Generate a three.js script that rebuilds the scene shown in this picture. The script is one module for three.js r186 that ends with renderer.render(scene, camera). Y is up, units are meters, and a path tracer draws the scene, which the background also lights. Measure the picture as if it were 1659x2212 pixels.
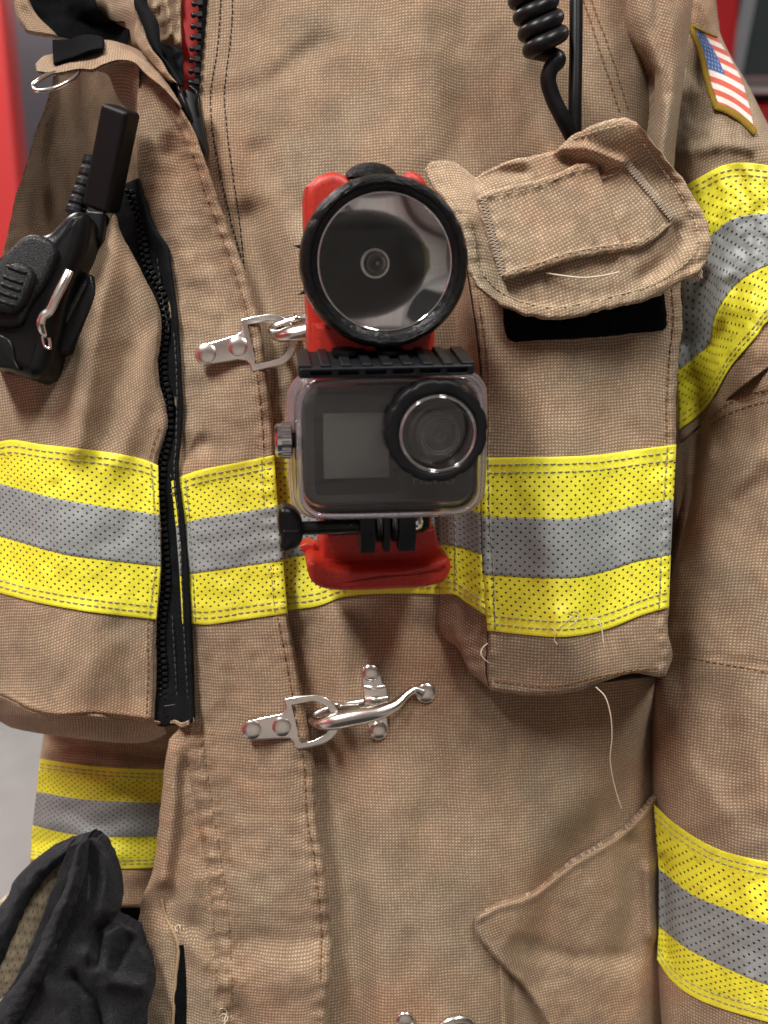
import * as THREE from 'three';
import { mergeGeometries, mergeVertices, toCreasedNormals } from 'three/addons/utils/BufferGeometryUtils.js';
import { RoundedBoxGeometry } from 'three/addons/geometries/RoundedBoxGeometry.js';
import { ImprovedNoise } from 'three/addons/math/ImprovedNoise.js';
import { RectAreaLightUniformsLib } from 'three/addons/lights/RectAreaLightUniformsLib.js';
import { FontLoader } from 'three/addons/loaders/FontLoader.js';
import { TextGeometry } from 'three/addons/geometries/TextGeometry.js';

/* ---------- camera, light, exposure ---------- */
const FOV = 55, EYE = 1.25;                       // camera height in metres
const PX = 5.1;                                   // sheet units per millimetre on the chest plane
const W = 1659, H = 2212;                         // sheet that the tracings were measured on
const DMM = (H / 2 / PX) / Math.tan(FOV / 2 * Math.PI / 180);   // millimetres from eye to chest plane
const scene = new THREE.Scene();
scene.background = new THREE.Color(0x000000);
const camera = new THREE.PerspectiveCamera(FOV, 768 / 1024, 0.02, 40);
const LEAN = 14 * Math.PI / 180;                  // the camera looks down by this much; the chest leans back with it
const LEANQ = new THREE.Quaternion().setFromAxisAngle(new THREE.Vector3(1, 0, 0), -LEAN);
camera.position.set(0, EYE + DMM / 1000 * Math.sin(LEAN), DMM / 1000 * Math.cos(LEAN));
camera.lookAt(0, EYE, 0);
camera.focus = (DMM - 25) / 1000;
camera.userData.fStop = 9;
const renderer = new THREE.WebGLRenderer({ antialias: true });
renderer.setSize(768, 1024);
renderer.toneMapping = THREE.LinearToneMapping;
renderer.toneMappingExposure = 0.97;
renderer.shadowMap.enabled = true;
RectAreaLightUniformsLib.init();
const LAMPS = [   // x, y, z, width, length, strength of the unseen ceiling panels lighting the bay
  [-0.95, 3.3, 1.0, 0.3, 1.2, 74], [0.85, 3.3, 0.95, 0.3, 1.2, 40],
  [2.3, 3.3, -2.4, 0.5, 1.5, 14], [-1.7, 3.3, -1.9, 0.5, 1.5, 24], [0.2, 3.3, -5.4, 0.6, 1.8, 14], [-2.3, 3.3, -5.4, 0.6, 1.8, 14],
];

/* ---------- helpers ---------- */
let seed = 7;
const rnd = () => { seed = (seed * 1664525 + 1013904223) >>> 0; return seed / 4294967296; };
const IN = new ImprovedNoise();
const N = (x, y, z = 0.37) => IN.noise(x, y, z);
const fbm = (x, y, z = 0.5) => N(x, y, z) + 0.5 * N(x * 2.1, y * 2.1, z + 3) + 0.25 * N(x * 4.3, y * 4.3, z + 7);
const sm = (a, b, x) => { const t = Math.min(1, Math.max(0, (x - a) / (b - a))); return t * t * (3 - 2 * t); };
const mix = (a, b, t) => a + (b - a) * t;
const V3 = (x, y, z) => new THREE.Vector3(x, y, z);
// sheet point (x, y) at depth z millimetres in front of the chest plane -> millimetres
const P = (x, y, z) => { const s = (DMM - z) / DMM / PX; return V3((x - W / 2) * s, (H / 2 - y) * s, z); };
const SRGB = (r, g, b) => new THREE.Color().setRGB(r / 255, g / 255, b / 255, THREE.SRGBColorSpace);

const taken = new Map();
const numbered = n => { const k = taken.get(n) || 0; taken.set(n, k + 1); return k ? `${n}_${String(k).padStart(3, '0')}` : n; };
function thing(name, label, category, base, group) {   // base in millimetres of the chest frame
  const o = new THREE.Group(); o.name = numbered(name); o.userData = { label, category };
  if (group) o.userData.group = group;
  o.position.copy(base).multiplyScalar(0.001).applyQuaternion(LEANQ); o.position.y += EYE; o.quaternion.copy(LEANQ);
  scene.add(o); o.baseMM = base; return o;
}
function rootOf(p) { while (p.parent && p.parent !== scene) p = p.parent; return p; }
function put(name, geo, material, parent, stuff) {      // geometry in millimetres of the chest frame (or local to a `local` root)
  const g = geo.clone ? geo : geo;
  const r = rootOf(parent);
  if (!r.isLocal) g.translate(-r.baseMM.x, -r.baseMM.y, -r.baseMM.z);
  g.scale(0.001, 0.001, 0.001);
  const m = new THREE.Mesh(g, material); m.name = name; m.castShadow = m.receiveShadow = true;
  if (stuff) m.userData.kind = 'stuff';
  parent.add(m); return m;
}
function curve(pts, n, lin) {
  if (lin || pts.length < 3) {
    const L = [0]; for (let i = 1; i < pts.length; i++) L.push(L[i - 1] + Math.hypot(pts[i][0] - pts[i - 1][0], pts[i][1] - pts[i - 1][1]));
    const out = []; let k = 0;
    for (let i = 0; i <= n; i++) {
      const d = L[L.length - 1] * i / n; while (k < L.length - 2 && L[k + 1] < d) k++;
      const t = (d - L[k]) / (L[k + 1] - L[k] || 1);
      out.push([mix(pts[k][0], pts[k + 1][0], t), mix(pts[k][1], pts[k + 1][1], t)]);
    }
    return out;
  }
  const c = new THREE.CatmullRomCurve3(pts.map(p => V3(p[0], p[1], 0)), false, 'centripetal');
  c.arcLengthDivisions = 400;
  return c.getSpacedPoints(n).map(p => [p.x, p.y]);
}
const lenOf = pts => { let s = 0; for (let i = 1; i < pts.length; i++) s += Math.hypot(pts[i][0] - pts[i - 1][0], pts[i][1] - pts[i - 1][1]); return s; };
function dist(x, y, pts) {      // [distance, signed side] to a polyline
  let best = 1e9, side = 1;
  for (let i = 1; i < pts.length; i++) {
    const [ax, ay] = pts[i - 1], [bx, by] = pts[i], dx = bx - ax, dy = by - ay;
    const t = Math.min(1, Math.max(0, ((x - ax) * dx + (y - ay) * dy) / (dx * dx + dy * dy)));
    const d = Math.hypot(x - ax - dx * t, y - ay - dy * t);
    if (d < best) { best = d; side = (dx * (y - ay) - dy * (x - ax)) < 0 ? 1 : -1; }
  }
  return [best, side];
}
const ridge = (x, y, pts, w, a) => { const d = dist(x, y, pts)[0] / w; return d > 3 ? 0 : a * Math.exp(-d * d); };
// positive to the right of a path drawn downwards
const step = (x, y, pts, w, a) => { const [d, s] = dist(x, y, pts); return a * 0.5 * (1 + Math.tanh(d * s / w)); };

// a sewn sheet between four sides, each drawn left-to-right or top-to-bottom on the sheet, with relief z(x, y) in millimetres
function sheet(o) {
  const stp = o.step || 9;
  const nu = Math.max(2, Math.round(Math.max(lenOf(o.t), lenOf(o.b)) / stp)), nv = Math.max(2, Math.round(Math.max(lenOf(o.l), lenOf(o.r)) / stp));
  const T = curve(o.t, nu, o.lin), B = curve(o.b, nu, o.lin), L = curve(o.l, nv, o.lin), R = curve(o.r, nv, o.lin);
  const c00 = T[0], c10 = T[nu], c01 = B[0], c11 = B[nu];
  const g2 = [];
  for (let j = 0; j <= nv; j++) { const row = []; for (let i = 0; i <= nu; i++) {
    const u = i / nu, v = j / nv, p = [0, 1].map(k => (1 - v) * T[i][k] + v * B[i][k] + (1 - u) * L[j][k] + u * R[j][k] - ((1 - u) * (1 - v) * c00[k] + u * (1 - v) * c10[k] + (1 - u) * v * c01[k] + u * v * c11[k]));
    row.push(p); } g2.push(row); }
  if (o.wob) for (let j = 0; j <= nv; j++) for (let i = 0; i <= nu; i++) {
    const p = g2[j][i]; const e = Math.min(i, nu - i, j, nv - j) * stp, f = Math.max(0, 1 - e / 30);
    if (f > 0) { const a = o.wob * f; const x = p[0], y = p[1]; p[0] += a * fbm(x / 26, y / 26, 1.3); p[1] += a * fbm(x / 26, y / 26, 8.8); }
  }
  const hyp = (a, b) => Math.hypot(a[0] - b[0], a[1] - b[1]);
  const roll = o.roll || [0, 0, 0, 0], hem = o.hem || [0, 0, 0, 0], depth = o.depth ?? 2, hh = o.hemH ?? 0.7;
  const Q = [], X2 = [];
  for (let j = 0; j <= nv; j++) { const row = []; for (let i = 0; i <= nu; i++) {
    const p = g2[j][i]; let z = o.z(p[0], p[1], i / nu, j / nv);
    const ds = [hyp(p, g2[0][i]), hyp(p, g2[j][nu]), hyp(p, g2[nv][i]), hyp(p, g2[j][0])];
    for (let k = 0; k < 4; k++) {
      if (hem[k]) { const al = (k % 2 ? p[1] : p[0]); const pk = o.pucker ?? 0.35; z += hh * (1 - sm(hem[k] - 5, hem[k] + 4, ds[k])) + pk * Math.max(0, 1 - Math.abs(ds[k] - hem[k] * 0.75) / (hem[k] * 1.1)) * Math.sin(al / 5.4 + 2.5 * N(al / 40, k * 9.1)); }
      if (roll[k] && ds[k] < roll[k]) { const s = 1 - ds[k] / roll[k]; z -= depth * (1 - Math.sqrt(Math.max(0, 1 - s * s))); }
    }
    row.push(P(p[0], p[1], z)); } Q.push(row); }
  const pos = [], uv = [], col = [], idx = [];
  const far = (a, b) => Math.hypot(a.x - b.x, a.y - b.y, (a.z - b.z) * 0.55);
  const U = [], Vv = [], mi = nu >> 1, mj = nv >> 1;
  for (let j = 0; j <= nv; j++) { U.push(new Array(nu + 1).fill(0)); Vv.push(new Array(nu + 1).fill(0)); }
  for (let j = 0; j <= nv; j++) { for (let i = mi + 1; i <= nu; i++) U[j][i] = U[j][i - 1] + far(Q[j][i], Q[j][i - 1]); for (let i = mi - 1; i >= 0; i--) U[j][i] = U[j][i + 1] - far(Q[j][i], Q[j][i + 1]); }
  for (let i = 0; i <= nu; i++) { for (let j = mj + 1; j <= nv; j++) Vv[j][i] = Vv[j - 1][i] - far(Q[j][i], Q[j - 1][i]); for (let j = mj - 1; j >= 0; j--) Vv[j][i] = Vv[j + 1][i] + far(Q[j][i], Q[j + 1][i]); }
  const ca = Math.cos(o.grain || 0), sa = Math.sin(o.grain || 0), off = o.off ?? rnd() * 40;
  const push = (q, i, j, dz) => {
    pos.push(q.x, q.y, q.z - dz);
    if (o.uv01) uv.push(i / nu, 1 - j / nv); else if (o.uvV) uv.push(U[j][i] / o.uvV + off, 1 - j / nv);
    else { const a = U[j][i] + (o.warp || 0) * N(g2[j][i][0] / 90, g2[j][i][1] / 90, 5), b = Vv[j][i] + (o.warp || 0) * N(g2[j][i][0] / 90, g2[j][i][1] / 90, 15); uv.push((a * ca - b * sa) / 40 + off, (a * sa + b * ca) / 40); }
    const c = (o.tint || tintCloth)(g2[j][i][0], g2[j][i][1], i / nu, j / nv); col.push(c[0], c[1], c[2]);
  };
  for (let j = 0; j <= nv; j++) for (let i = 0; i <= nu; i++) push(Q[j][i], i, j, 0);
  const id = (i, j) => j * (nu + 1) + i;
  for (let j = 0; j < nv; j++) for (let i = 0; i < nu; i++) idx.push(id(i, j), id(i, j + 1), id(i + 1, j), id(i + 1, j), id(i, j + 1), id(i + 1, j + 1));
  const sk = o.skirt ?? 1.2;
  if (sk) {
    const ring = []; for (let i = 0; i < nu; i++) ring.push([i, 0]); for (let j = 0; j < nv; j++) ring.push([nu, j]); for (let i = nu; i > 0; i--) ring.push([i, nv]); for (let j = nv; j > 0; j--) ring.push([0, j]);
    const s0 = pos.length / 3; for (const [i, j] of ring) push(Q[j][i], i, j, sk);
    const n = ring.length; for (let k = 0; k < n; k++) { const a = id(...ring[k]), b = id(...ring[(k + 1) % n]), c = s0 + k, d = s0 + (k + 1) % n; idx.push(a, b, c, c, b, d); }
  }
  const g = new THREE.BufferGeometry();
  g.setAttribute('position', new THREE.Float32BufferAttribute(pos, 3)); g.setAttribute('uv', new THREE.Float32BufferAttribute(uv, 2)); g.setAttribute('color', new THREE.Float32BufferAttribute(col, 3)); g.setIndex(idx);
  g.computeVertexNormals();
  return g;
}
// dye and dirt of the old cloth: blotches of redder, greyer and paler thread
function tintCloth(x, y) {
  const a = fbm(x / 170, y / 170, 2.2), b = fbm(x / 60, y / 75, 9.1), c = fbm(x / 240 + 5, y / 240, 4.4);
  const soil = sm(0.25, 0.8, fbm(x / 75 + 3, y / 110, 21)) * 0.16, s = (1 + 0.12 * a + 0.10 * b) * (1 - soil);
  const red = sm(0.05, 0.7, c) * 0.16, gr = sm(0.05, 0.6, -c) * 0.12;
  return [s * (1 + red * 0.5 - gr * 0.6), s * (1 - red * 0.3), s * (1 - red * 0.6 + gr * 0.3)];
}
const WHITE = () => [1, 1, 1];
// pale rubbed-through thread along sewn edges, and rust-brown blotches where a seam puckers
const worn = (edges, w, base = tintCloth, k = 0.5) => (x, y, u, v) => { const c = base(x, y, u, v); let d = 1e9; for (const e of edges) d = Math.min(d, dist(x, y, e)[0]); if (d > w) return c; const t = k * sm(w, 0, d) * sm(-0.25, 0.5, N(x / 11, y / 11, 3.3) + 0.5 * N(x / 5, y / 5, 9.3)); return [c[0] * (1 + t * 0.8), c[1] * (1 + t), c[2] * (1 + t * 1.25)]; };
const rusty = (edges, w, base = tintCloth) => (x, y, u, v) => { const c = base(x, y, u, v); let d = 1e9; for (const e of edges) d = Math.min(d, dist(x, y, e)[0]); if (d > w) return c; const t = 0.34 * sm(w, w * 0.5, d) * sm(0.0, 0.45, N(x / 22, y / 9, 6.3) + 0.4 * N(x / 7, y / 5, 1.3)); return [c[0] * (1 - t * 0.75), c[1] * (1 - t), c[2] * (1 - t * 1.2)]; };

// sewing thread along a path on a relief
function stitches(path, z, o = {}) {
  const Ls = o.len || 11, gp = o.gap || 4, r = o.r || 0.26, L = lenOf(path), n = Math.max(1, Math.round(L / (Ls + gp))), pts = curve(path, n * 6, o.lin), out = [];
  for (let k = 0; k < n; k++) {
    const a = pts[k * 6], b = pts[Math.min(k * 6 + 4, pts.length - 1)], j = () => (rnd() - 0.5) * 1.3;
    const A = [a[0] + j(), a[1] + j()], B = [b[0] + j(), b[1] + j()];
    const pa = P(A[0], A[1], z(A[0], A[1]) - 0.1), pb = P(B[0], B[1], z(B[0], B[1]) - 0.1), M = [(A[0] + B[0]) / 2, (A[1] + B[1]) / 2], pm = P(M[0], M[1], z(M[0], M[1]) + (o.lift ?? 0.3));
    out.push(new THREE.TubeGeometry(new THREE.CatmullRomCurve3([pa, pm, pb]), 3, r, 4, false));
  }
  return out;
}
const tube = (pts, r, seg = 40, rad = 10, closed = false) => new THREE.TubeGeometry(new THREE.CatmullRomCurve3(pts, closed, 'centripetal'), seg, r, rad, closed);
// a tube whose radius changes along it: pts are Vector3, radii one per point, flat squeezes its depth
function taper(pts, radii, seg = 40, rad = 12, flat = 1, cap = true) {
  const c = new THREE.CatmullRomCurve3(pts, false, 'centripetal'), fr = c.computeFrenetFrames(seg, false), pos = [], idx = [], uv = [];
  const rc = new THREE.CatmullRomCurve3(radii.map((r, i) => V3(i, r, 0)));
  for (let i = 0; i <= seg; i++) {
    const p = c.getPoint(i / seg), r = Math.max(0.02, rc.getPoint(i / seg).y), t = c.getTangent(i / seg);
    let n = V3(0, 0, 1).sub(t.clone().multiplyScalar(t.z)); if (n.length() < 0.2) n = fr.normals[i].clone(); n.normalize(); const b = t.clone().cross(n);
    for (let k = 0; k <= rad; k++) { const a = k / rad * Math.PI * 2, q = p.clone().addScaledVector(n, Math.cos(a) * r * flat).addScaledVector(b, Math.sin(a) * r); pos.push(q.x, q.y, q.z); uv.push(k / rad, i / seg); }
  }
  for (let i = 0; i < seg; i++) for (let k = 0; k < rad; k++) { const a = i * (rad + 1) + k, b = a + rad + 1; idx.push(a, b, a + 1, a + 1, b, b + 1); }
  if (cap) for (const i of [0, seg]) { const p = c.getPoint(i / seg), s = pos.length / 3; pos.push(p.x, p.y, p.z); uv.push(0, 0); for (let k = 0; k < rad; k++) idx.push(s, i * (rad + 1) + k, i * (rad + 1) + k + 1); }
  const g = new THREE.BufferGeometry(); g.setAttribute('position', new THREE.Float32BufferAttribute(pos, 3)); g.setAttribute('uv', new THREE.Float32BufferAttribute(uv, 2)); g.setIndex(idx); g.computeVertexNormals(); return g;
}
// extruded outline: pts in millimetres, front face at z1, back at z0, edges rounded by bevel
function slab(pts, z0, z1, bevel = 0.4, holes = [], smooth = false, segs = 3) {
  const mk = p => smooth ? new THREE.CatmullRomCurve3(p.map(q => V3(q[0], q[1], 0)), true, 'centripetal').getSpacedPoints(p.length * 6).map(q => new THREE.Vector2(q.x, q.y)) : p.map(q => new THREE.Vector2(q[0], q[1]));
  const s = new THREE.Shape(mk(pts)); for (const h of holes) s.holes.push(new THREE.Path(mk(h)));
  const g = new THREE.ExtrudeGeometry(s, { depth: Math.max(0.01, z1 - z0 - 2 * bevel), bevelEnabled: bevel > 0, bevelSize: bevel, bevelThickness: bevel, bevelOffset: -bevel, bevelSegments: segs, curveSegments: 20, steps: 1 });
  g.translate(0, 0, z0 + bevel); return toCreasedNormals(g, 0.6);
}
const mm = (pts, z) => pts.map(p => { const q = P(p[0], p[1], z); return [q.x, q.y]; });
const rrect = (cx, cy, w, h, r, n = 6) => { const o = []; for (const [sx, sy, a0] of [[1, 1, 0], [-1, 1, 90], [-1, -1, 180], [1, -1, 270]]) for (let k = 0; k <= n; k++) { const a = (a0 + 90 * k / n) * Math.PI / 180; o.push([cx + sx * (w / 2 - r) + r * Math.cos(a), cy + sy * (h / 2 - r) + r * Math.sin(a)]); } return o; };
const circle = (cx, cy, r, n = 48) => Array.from({ length: n }, (_, k) => [cx + r * Math.cos(k / n * 2 * Math.PI), cy + r * Math.sin(k / n * 2 * Math.PI)]);
const merge = list => { const a = list.map(g => { const q = g.index ? g.toNonIndexed() : g.clone(); for (const k of Object.keys(q.attributes)) if (!['position', 'normal', 'uv'].includes(k)) q.deleteAttribute(k); return q; }); return mergeGeometries(a); };
const lathe = (pts, seg = 72) => { const g = new THREE.LatheGeometry(pts.map(p => new THREE.Vector2(p[0], p[1])), seg); g.rotateX(Math.PI / 2); return toCreasedNormals(g, 0.7); };   // axis along +z, y of the profile = z

/* ---------- textures and materials ---------- */
function tex(w, h, f, srgb) {
  const d = new Uint8Array(w * h * 4);
  for (let y = 0; y < h; y++) for (let x = 0; x < w; x++) { const c = f(x, y), i = (y * w + x) * 4; d[i] = c[0]; d[i + 1] = c[1]; d[i + 2] = c[2]; d[i + 3] = 255; }
  const t = new THREE.DataTexture(d, w, h); t.wrapS = t.wrapT = THREE.RepeatWrapping; t.magFilter = THREE.LinearFilter; t.minFilter = THREE.LinearMipmapLinearFilter; t.generateMipmaps = true;
  if (srgb) t.colorSpace = THREE.SRGBColorSpace; t.needsUpdate = true; return t;
}
const cl = v => Math.max(0, Math.min(255, v));
// periodic hash noise
const hsh = (x, y, s) => { let n = Math.imul(x * 374761 + y * 668265 + s * 97 + 11, 1274126177) >>> 0; n = Math.imul(n ^ (n >>> 15), 2246822519) >>> 0; return ((n ^ (n >>> 13)) >>> 0) / 4294967296; };
const pn = (x, y, per, s) => { const xi = Math.floor(x), yi = Math.floor(y), fx = x - xi, fy = y - yi, m = a => ((a % per) + per) % per, ux = fx * fx * (3 - 2 * fx), uy = fy * fy * (3 - 2 * fy); return mix(mix(hsh(m(xi), m(yi), s), hsh(m(xi + 1), m(yi), s), ux), mix(hsh(m(xi), m(yi + 1), s), hsh(m(xi + 1), m(yi + 1), s), ux), uy); };
// plain canvas weave, 31 picks in 40 mm
const WN = 31, WS = 1024;
function weaveAt(x, y) {
  const wx = x / WS * WN + 0.10 * (pn(x / WS * 9, y / WS * 9, 9, 3) - 0.5), wy = y / WS * WN + 0.10 * (pn(x / WS * 9, y / WS * 9, 9, 4) - 0.5);
  const cx = Math.floor(wx), cy = Math.floor(wy); const sh = 0.10 * (hsh((cx + WN) % WN, (cy + WN) % WN, 9) - 0.5);
  const fx = wx - cx - 0.5 + sh, fy = wy - cy - 0.5 - sh;
  const k = hsh((cx + WN) % WN, (cy + WN) % WN, 5);
  const dot = Math.pow(Math.max(0, 1 - Math.pow(Math.abs(fx) / (0.33 + 0.06 * k), 2) - Math.pow(Math.abs(fy) / (0.28 + 0.08 * k), 2)), 0.9);   // thread crossing on top
  const weft = Math.max(0, 1 - Math.pow(Math.abs(fy) / 0.42, 2)) * 0.45;
  const fib = pn(x / 3.2, y / 1.6, 320, 6);
  return [dot, weft, fib, k];
}
const weaveMap = tex(WS, WS, (x, y) => {
  const [d, w, f, k] = weaveAt(x, y), lt = pn(x / WS * 5, y / WS * 5, 5, 1);
  const t = Math.min(1, d * 1.3) * (0.78 + 0.3 * k), m = w * (1 - t);
  const b = 0.90 + 0.16 * f + 0.08 * (lt - 0.5);
  return [cl((131 + 58 * t + 8 * m) * b), cl((109 + 56 * t + 8 * m) * b), cl((87 + 50 * t + 6 * m) * b)];
}, true);
const weaveBump = tex(WS, WS, (x, y) => { const [d, w, f] = weaveAt(x, y), v = cl(40 + 150 * Math.max(d, w * 0.9) + 40 * f); return [v, v, v]; });
const fuzzBump = tex(512, 512, (x, y) => { const v = 255 * (0.5 * pn(x / 3, y / 3, 171, 1) + 0.3 * pn(x / 7, y / 7, 73, 2) + 0.2 * pn(x / 1.5, y / 1.5, 341, 3)); return [v, v, v]; });
const grainBump = tex(512, 512, (x, y) => { const v = 255 * Math.pow(0.65 * pn(x / 8, y / 8, 64, 1) + 0.35 * pn(x / 4, y / 4, 128, 2), 1.2); return [v, v, v]; });
// perforated trim: dots 3.6 mm apart in two staggered rows; 36 mm along, one strip (25 mm) across
const TW = 720, TH = 512;
function dots(x, y, margin) {
  const ux = x / TW * 36, vy = y / TH * 25; let h = 0;
  for (const [ox, oy] of [[0.9, 0.9], [2.7, 2.7]]) { const dx = ((ux - ox) % 3.6 + 5.4) % 3.6 - 1.8, dy = ((vy - oy) % 3.6 + 5.4) % 3.6 - 1.8; const cyv = vy - dy; if (cyv > margin && cyv < 24.4) h = Math.max(h, 1 - sm(0.31, 0.49, Math.hypot(dx, dy))); }
  const g1 = Math.abs((((ux + vy) % 1.8) + 1.8) % 1.8 - 0.9), g2 = Math.abs((((ux - vy) % 1.8) + 1.8) % 1.8 - 0.9);
  return [h, Math.min(1, Math.max(0, 1 - Math.min(g1, g2) / 0.2))];
}
const spk = (x, y, s) => { const n = 0.5 * pn(x / 60, y / 64, 12, s) + 0.3 * pn(x / 20, y / 21.33, 36 , s + 1) + 0.2 * pn(x / 5, y / 5, 144, s + 2); return n; };
const yelMap = tex(TW, TH, (x, y) => { const [h, g] = dots(x, y, 7), n = spk(x, y, 21), dirt = sm(0.64, 0.80, n) * 0.14 + 0.05 * g, b = (1 - dirt) * (0.95 + 0.10 * n); const k = 1 - 0.93 * h; return [cl(238 * b * k), cl(230 * b * k), cl((52 + 40 * dirt) * b * k + 6)]; }, true);
const silMap = tex(TW, TH, (x, y) => { const [h, g] = dots(x, y, -1), n = spk(x, y, 31), b = (0.93 + 0.12 * n) * (1 - 0.05 * g), k = 1 - 0.9 * h; return [cl(148 * b * k), cl(152 * b * k), cl(150 * b * k)]; }, true);
const trimBump = tex(TW, TH, (x, y) => { const [h, g] = dots(x, y, 7), v = cl(200 - 190 * h - 26 * g + 40 * (spk(x, y, 41) - 0.5)); return [v, v, v]; });

const redMap = tex(512, 512, (x, y) => { const n = 0.5 * pn(x / 9, y / 9, 57, 51) + 0.5 * pn(x / 3.2, y / 3.2, 160, 52), m = pn(x / 70, y / 70, 7.31 | 0, 53), d = sm(0.60, 0.84, n) * (0.15 + 0.45 * m), p = sm(0.62, 0.86, 1 - n) * 0.22 * m; return [cl(180 * (1 - d * 0.65) + 20 * p), cl(41 * (1 - d * 0.4) + 40 * p), cl(26 * (1 - d * 0.3) + 34 * p)]; }, true);
redMap.repeat.set(0.03, 0.03);
const grainMM = grainBump.clone(); grainMM.repeat.set(0.07, 0.07); grainMM.needsUpdate = true;   // for shapes whose uv runs in millimetres
const std = o => new THREE.MeshStandardMaterial(o), phy = o => new THREE.MeshPhysicalMaterial(o);
const M = {
  cloth: phy({ map: weaveMap, bumpMap: weaveBump, bumpScale: 0.00014, vertexColors: true, roughness: 0.92, sheen: 0.25, sheenRoughness: 0.6, sheenColor: SRGB(230, 205, 175), side: THREE.DoubleSide }),
  yellow: std({ map: yelMap, bumpMap: trimBump, bumpScale: 0.0004, roughness: 0.5, side: THREE.DoubleSide }),
  silver: std({ map: silMap, bumpMap: trimBump, bumpScale: 0.0004, roughness: 0.55, metalness: 0.1, side: THREE.DoubleSide }),
  thread: std({ color: SRGB(186, 170, 138), roughness: 0.9 }),
  greyThread: std({ color: SRGB(150, 146, 128), roughness: 0.9 }),
  brownThread: std({ color: SRGB(128, 92, 58), roughness: 0.9 }),
  blackThread: std({ color: SRGB(24, 24, 27), roughness: 0.8 }),
  paleThread: std({ color: SRGB(214, 200, 176), roughness: 0.9 }),
  velcro: phy({ color: SRGB(12, 13, 16), bumpMap: fuzzBump, bumpScale: 0.0012, roughness: 1, specularIntensity: 0.25, side: THREE.DoubleSide }),
  zipTape: phy({ color: SRGB(13, 15, 18), bumpMap: fuzzBump, bumpScale: 0.0004, roughness: 0.85, specularIntensity: 0.4, side: THREE.DoubleSide }),
  suede: phy({ color: SRGB(42, 42, 44), bumpMap: fuzzBump, bumpScale: 0.0013, roughness: 1, specularIntensity: 0.2, sheen: 0.6, sheenRoughness: 0.5, sheenColor: SRGB(150, 152, 160), side: THREE.DoubleSide }),
  tooth: phy({ specularIntensity: 0.55, color: SRGB(17, 18, 19), roughness: 0.28 }),
  plastic: phy({ specularIntensity: 0.55, color: SRGB(15, 16, 17), roughness: 0.3, bumpMap: grainMM, bumpScale: 0.00003 }),
  plasticRough: phy({ specularIntensity: 0.55, color: SRGB(24, 25, 27), roughness: 0.34, bumpMap: grainMM, bumpScale: 0.0002 }),
  plasticFlat: phy({ specularIntensity: 0.55, color: SRGB(12, 13, 15), roughness: 0.5 }),
  mount: phy({ specularIntensity: 0.55, color: SRGB(20, 23, 27), roughness: 0.4 }),
  rubber: phy({ specularIntensity: 0.55, color: SRGB(15, 16, 17), roughness: 0.34, bumpMap: grainBump, bumpScale: 0.0004 }),
  cord: phy({ specularIntensity: 0.55, color: SRGB(17, 17, 19), roughness: 0.36 }),
  nickel: std({ color: SRGB(226, 220, 212), roughness: 0.23, metalness: 1 }),
  chrome: std({ color: SRGB(232, 232, 232), roughness: 0.05, metalness: 1 }),
  red: std({ map: redMap, roughness: 0.45, bumpMap: grainMM, bumpScale: 0.00005 }),
  cherry: std({ color: SRGB(150, 26, 22), roughness: 0.8 }),
  clear: phy({ color: 0xffffff, transmission: 1, thickness: 0.002, ior: 1.49, roughness: 0.03, side: THREE.DoubleSide }),
  rim: phy({ color: SRGB(232, 228, 236), transmission: 0.86, thickness: 0.002, ior: 1.49, roughness: 0.03, side: THREE.DoubleSide }),  // whitish mix paints in the pale highlights of the clear edges
  pane: phy({ color: 0xffffff, transmission: 1, thickness: 0, ior: 1.32, roughness: 0.01, side: THREE.DoubleSide }),
  camBody: std({ color: SRGB(54, 54, 55), roughness: 0.6, bumpMap: grainBump, bumpScale: 0.00005 }),
  camGlass: std({ color: SRGB(18, 15, 17), roughness: 0.25 }),
  screen: std({ color: SRGB(92, 92, 88), roughness: 0.3 }),
  lensDark: std({ color: SRGB(28, 29, 29), roughness: 0.15 }),
  lensRing: std({ color: SRGB(120, 121, 118), roughness: 0.3 }),
};

/* ---------- the place: floor, back wall, two engines; unseen walls, ceiling and lamps for light ---------- */
function block(name, x0, x1, y0, y1, z0, z1, mat, parent, r = 0) {
  const g = r ? new RoundedBoxGeometry(x1 - x0, y1 - y0, z1 - z0, 3, r) : new THREE.BoxGeometry(x1 - x0, y1 - y0, z1 - z0);
  const m = new THREE.Mesh(g, mat); m.name = name; m.castShadow = m.receiveShadow = true;
  m.position.set((x0 + x1) / 2, (y0 + y1) / 2, (z0 + z1) / 2);
  if (parent) { m.position.sub(parent.position); parent.add(m); } else { scene.add(m); m.userData.kind = 'structure'; }
  return m;
}
const concMap = tex(512, 512, (x, y) => { const n = 0.5 * pn(x / 64, y / 64, 8, 1) + 0.3 * pn(x / 16, y / 16, 32, 2) + 0.2 * pn(x / 3, y / 3, 170, 3), v = 128 + 56 * n; return [v, v, v * 0.99]; }, true);
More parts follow.
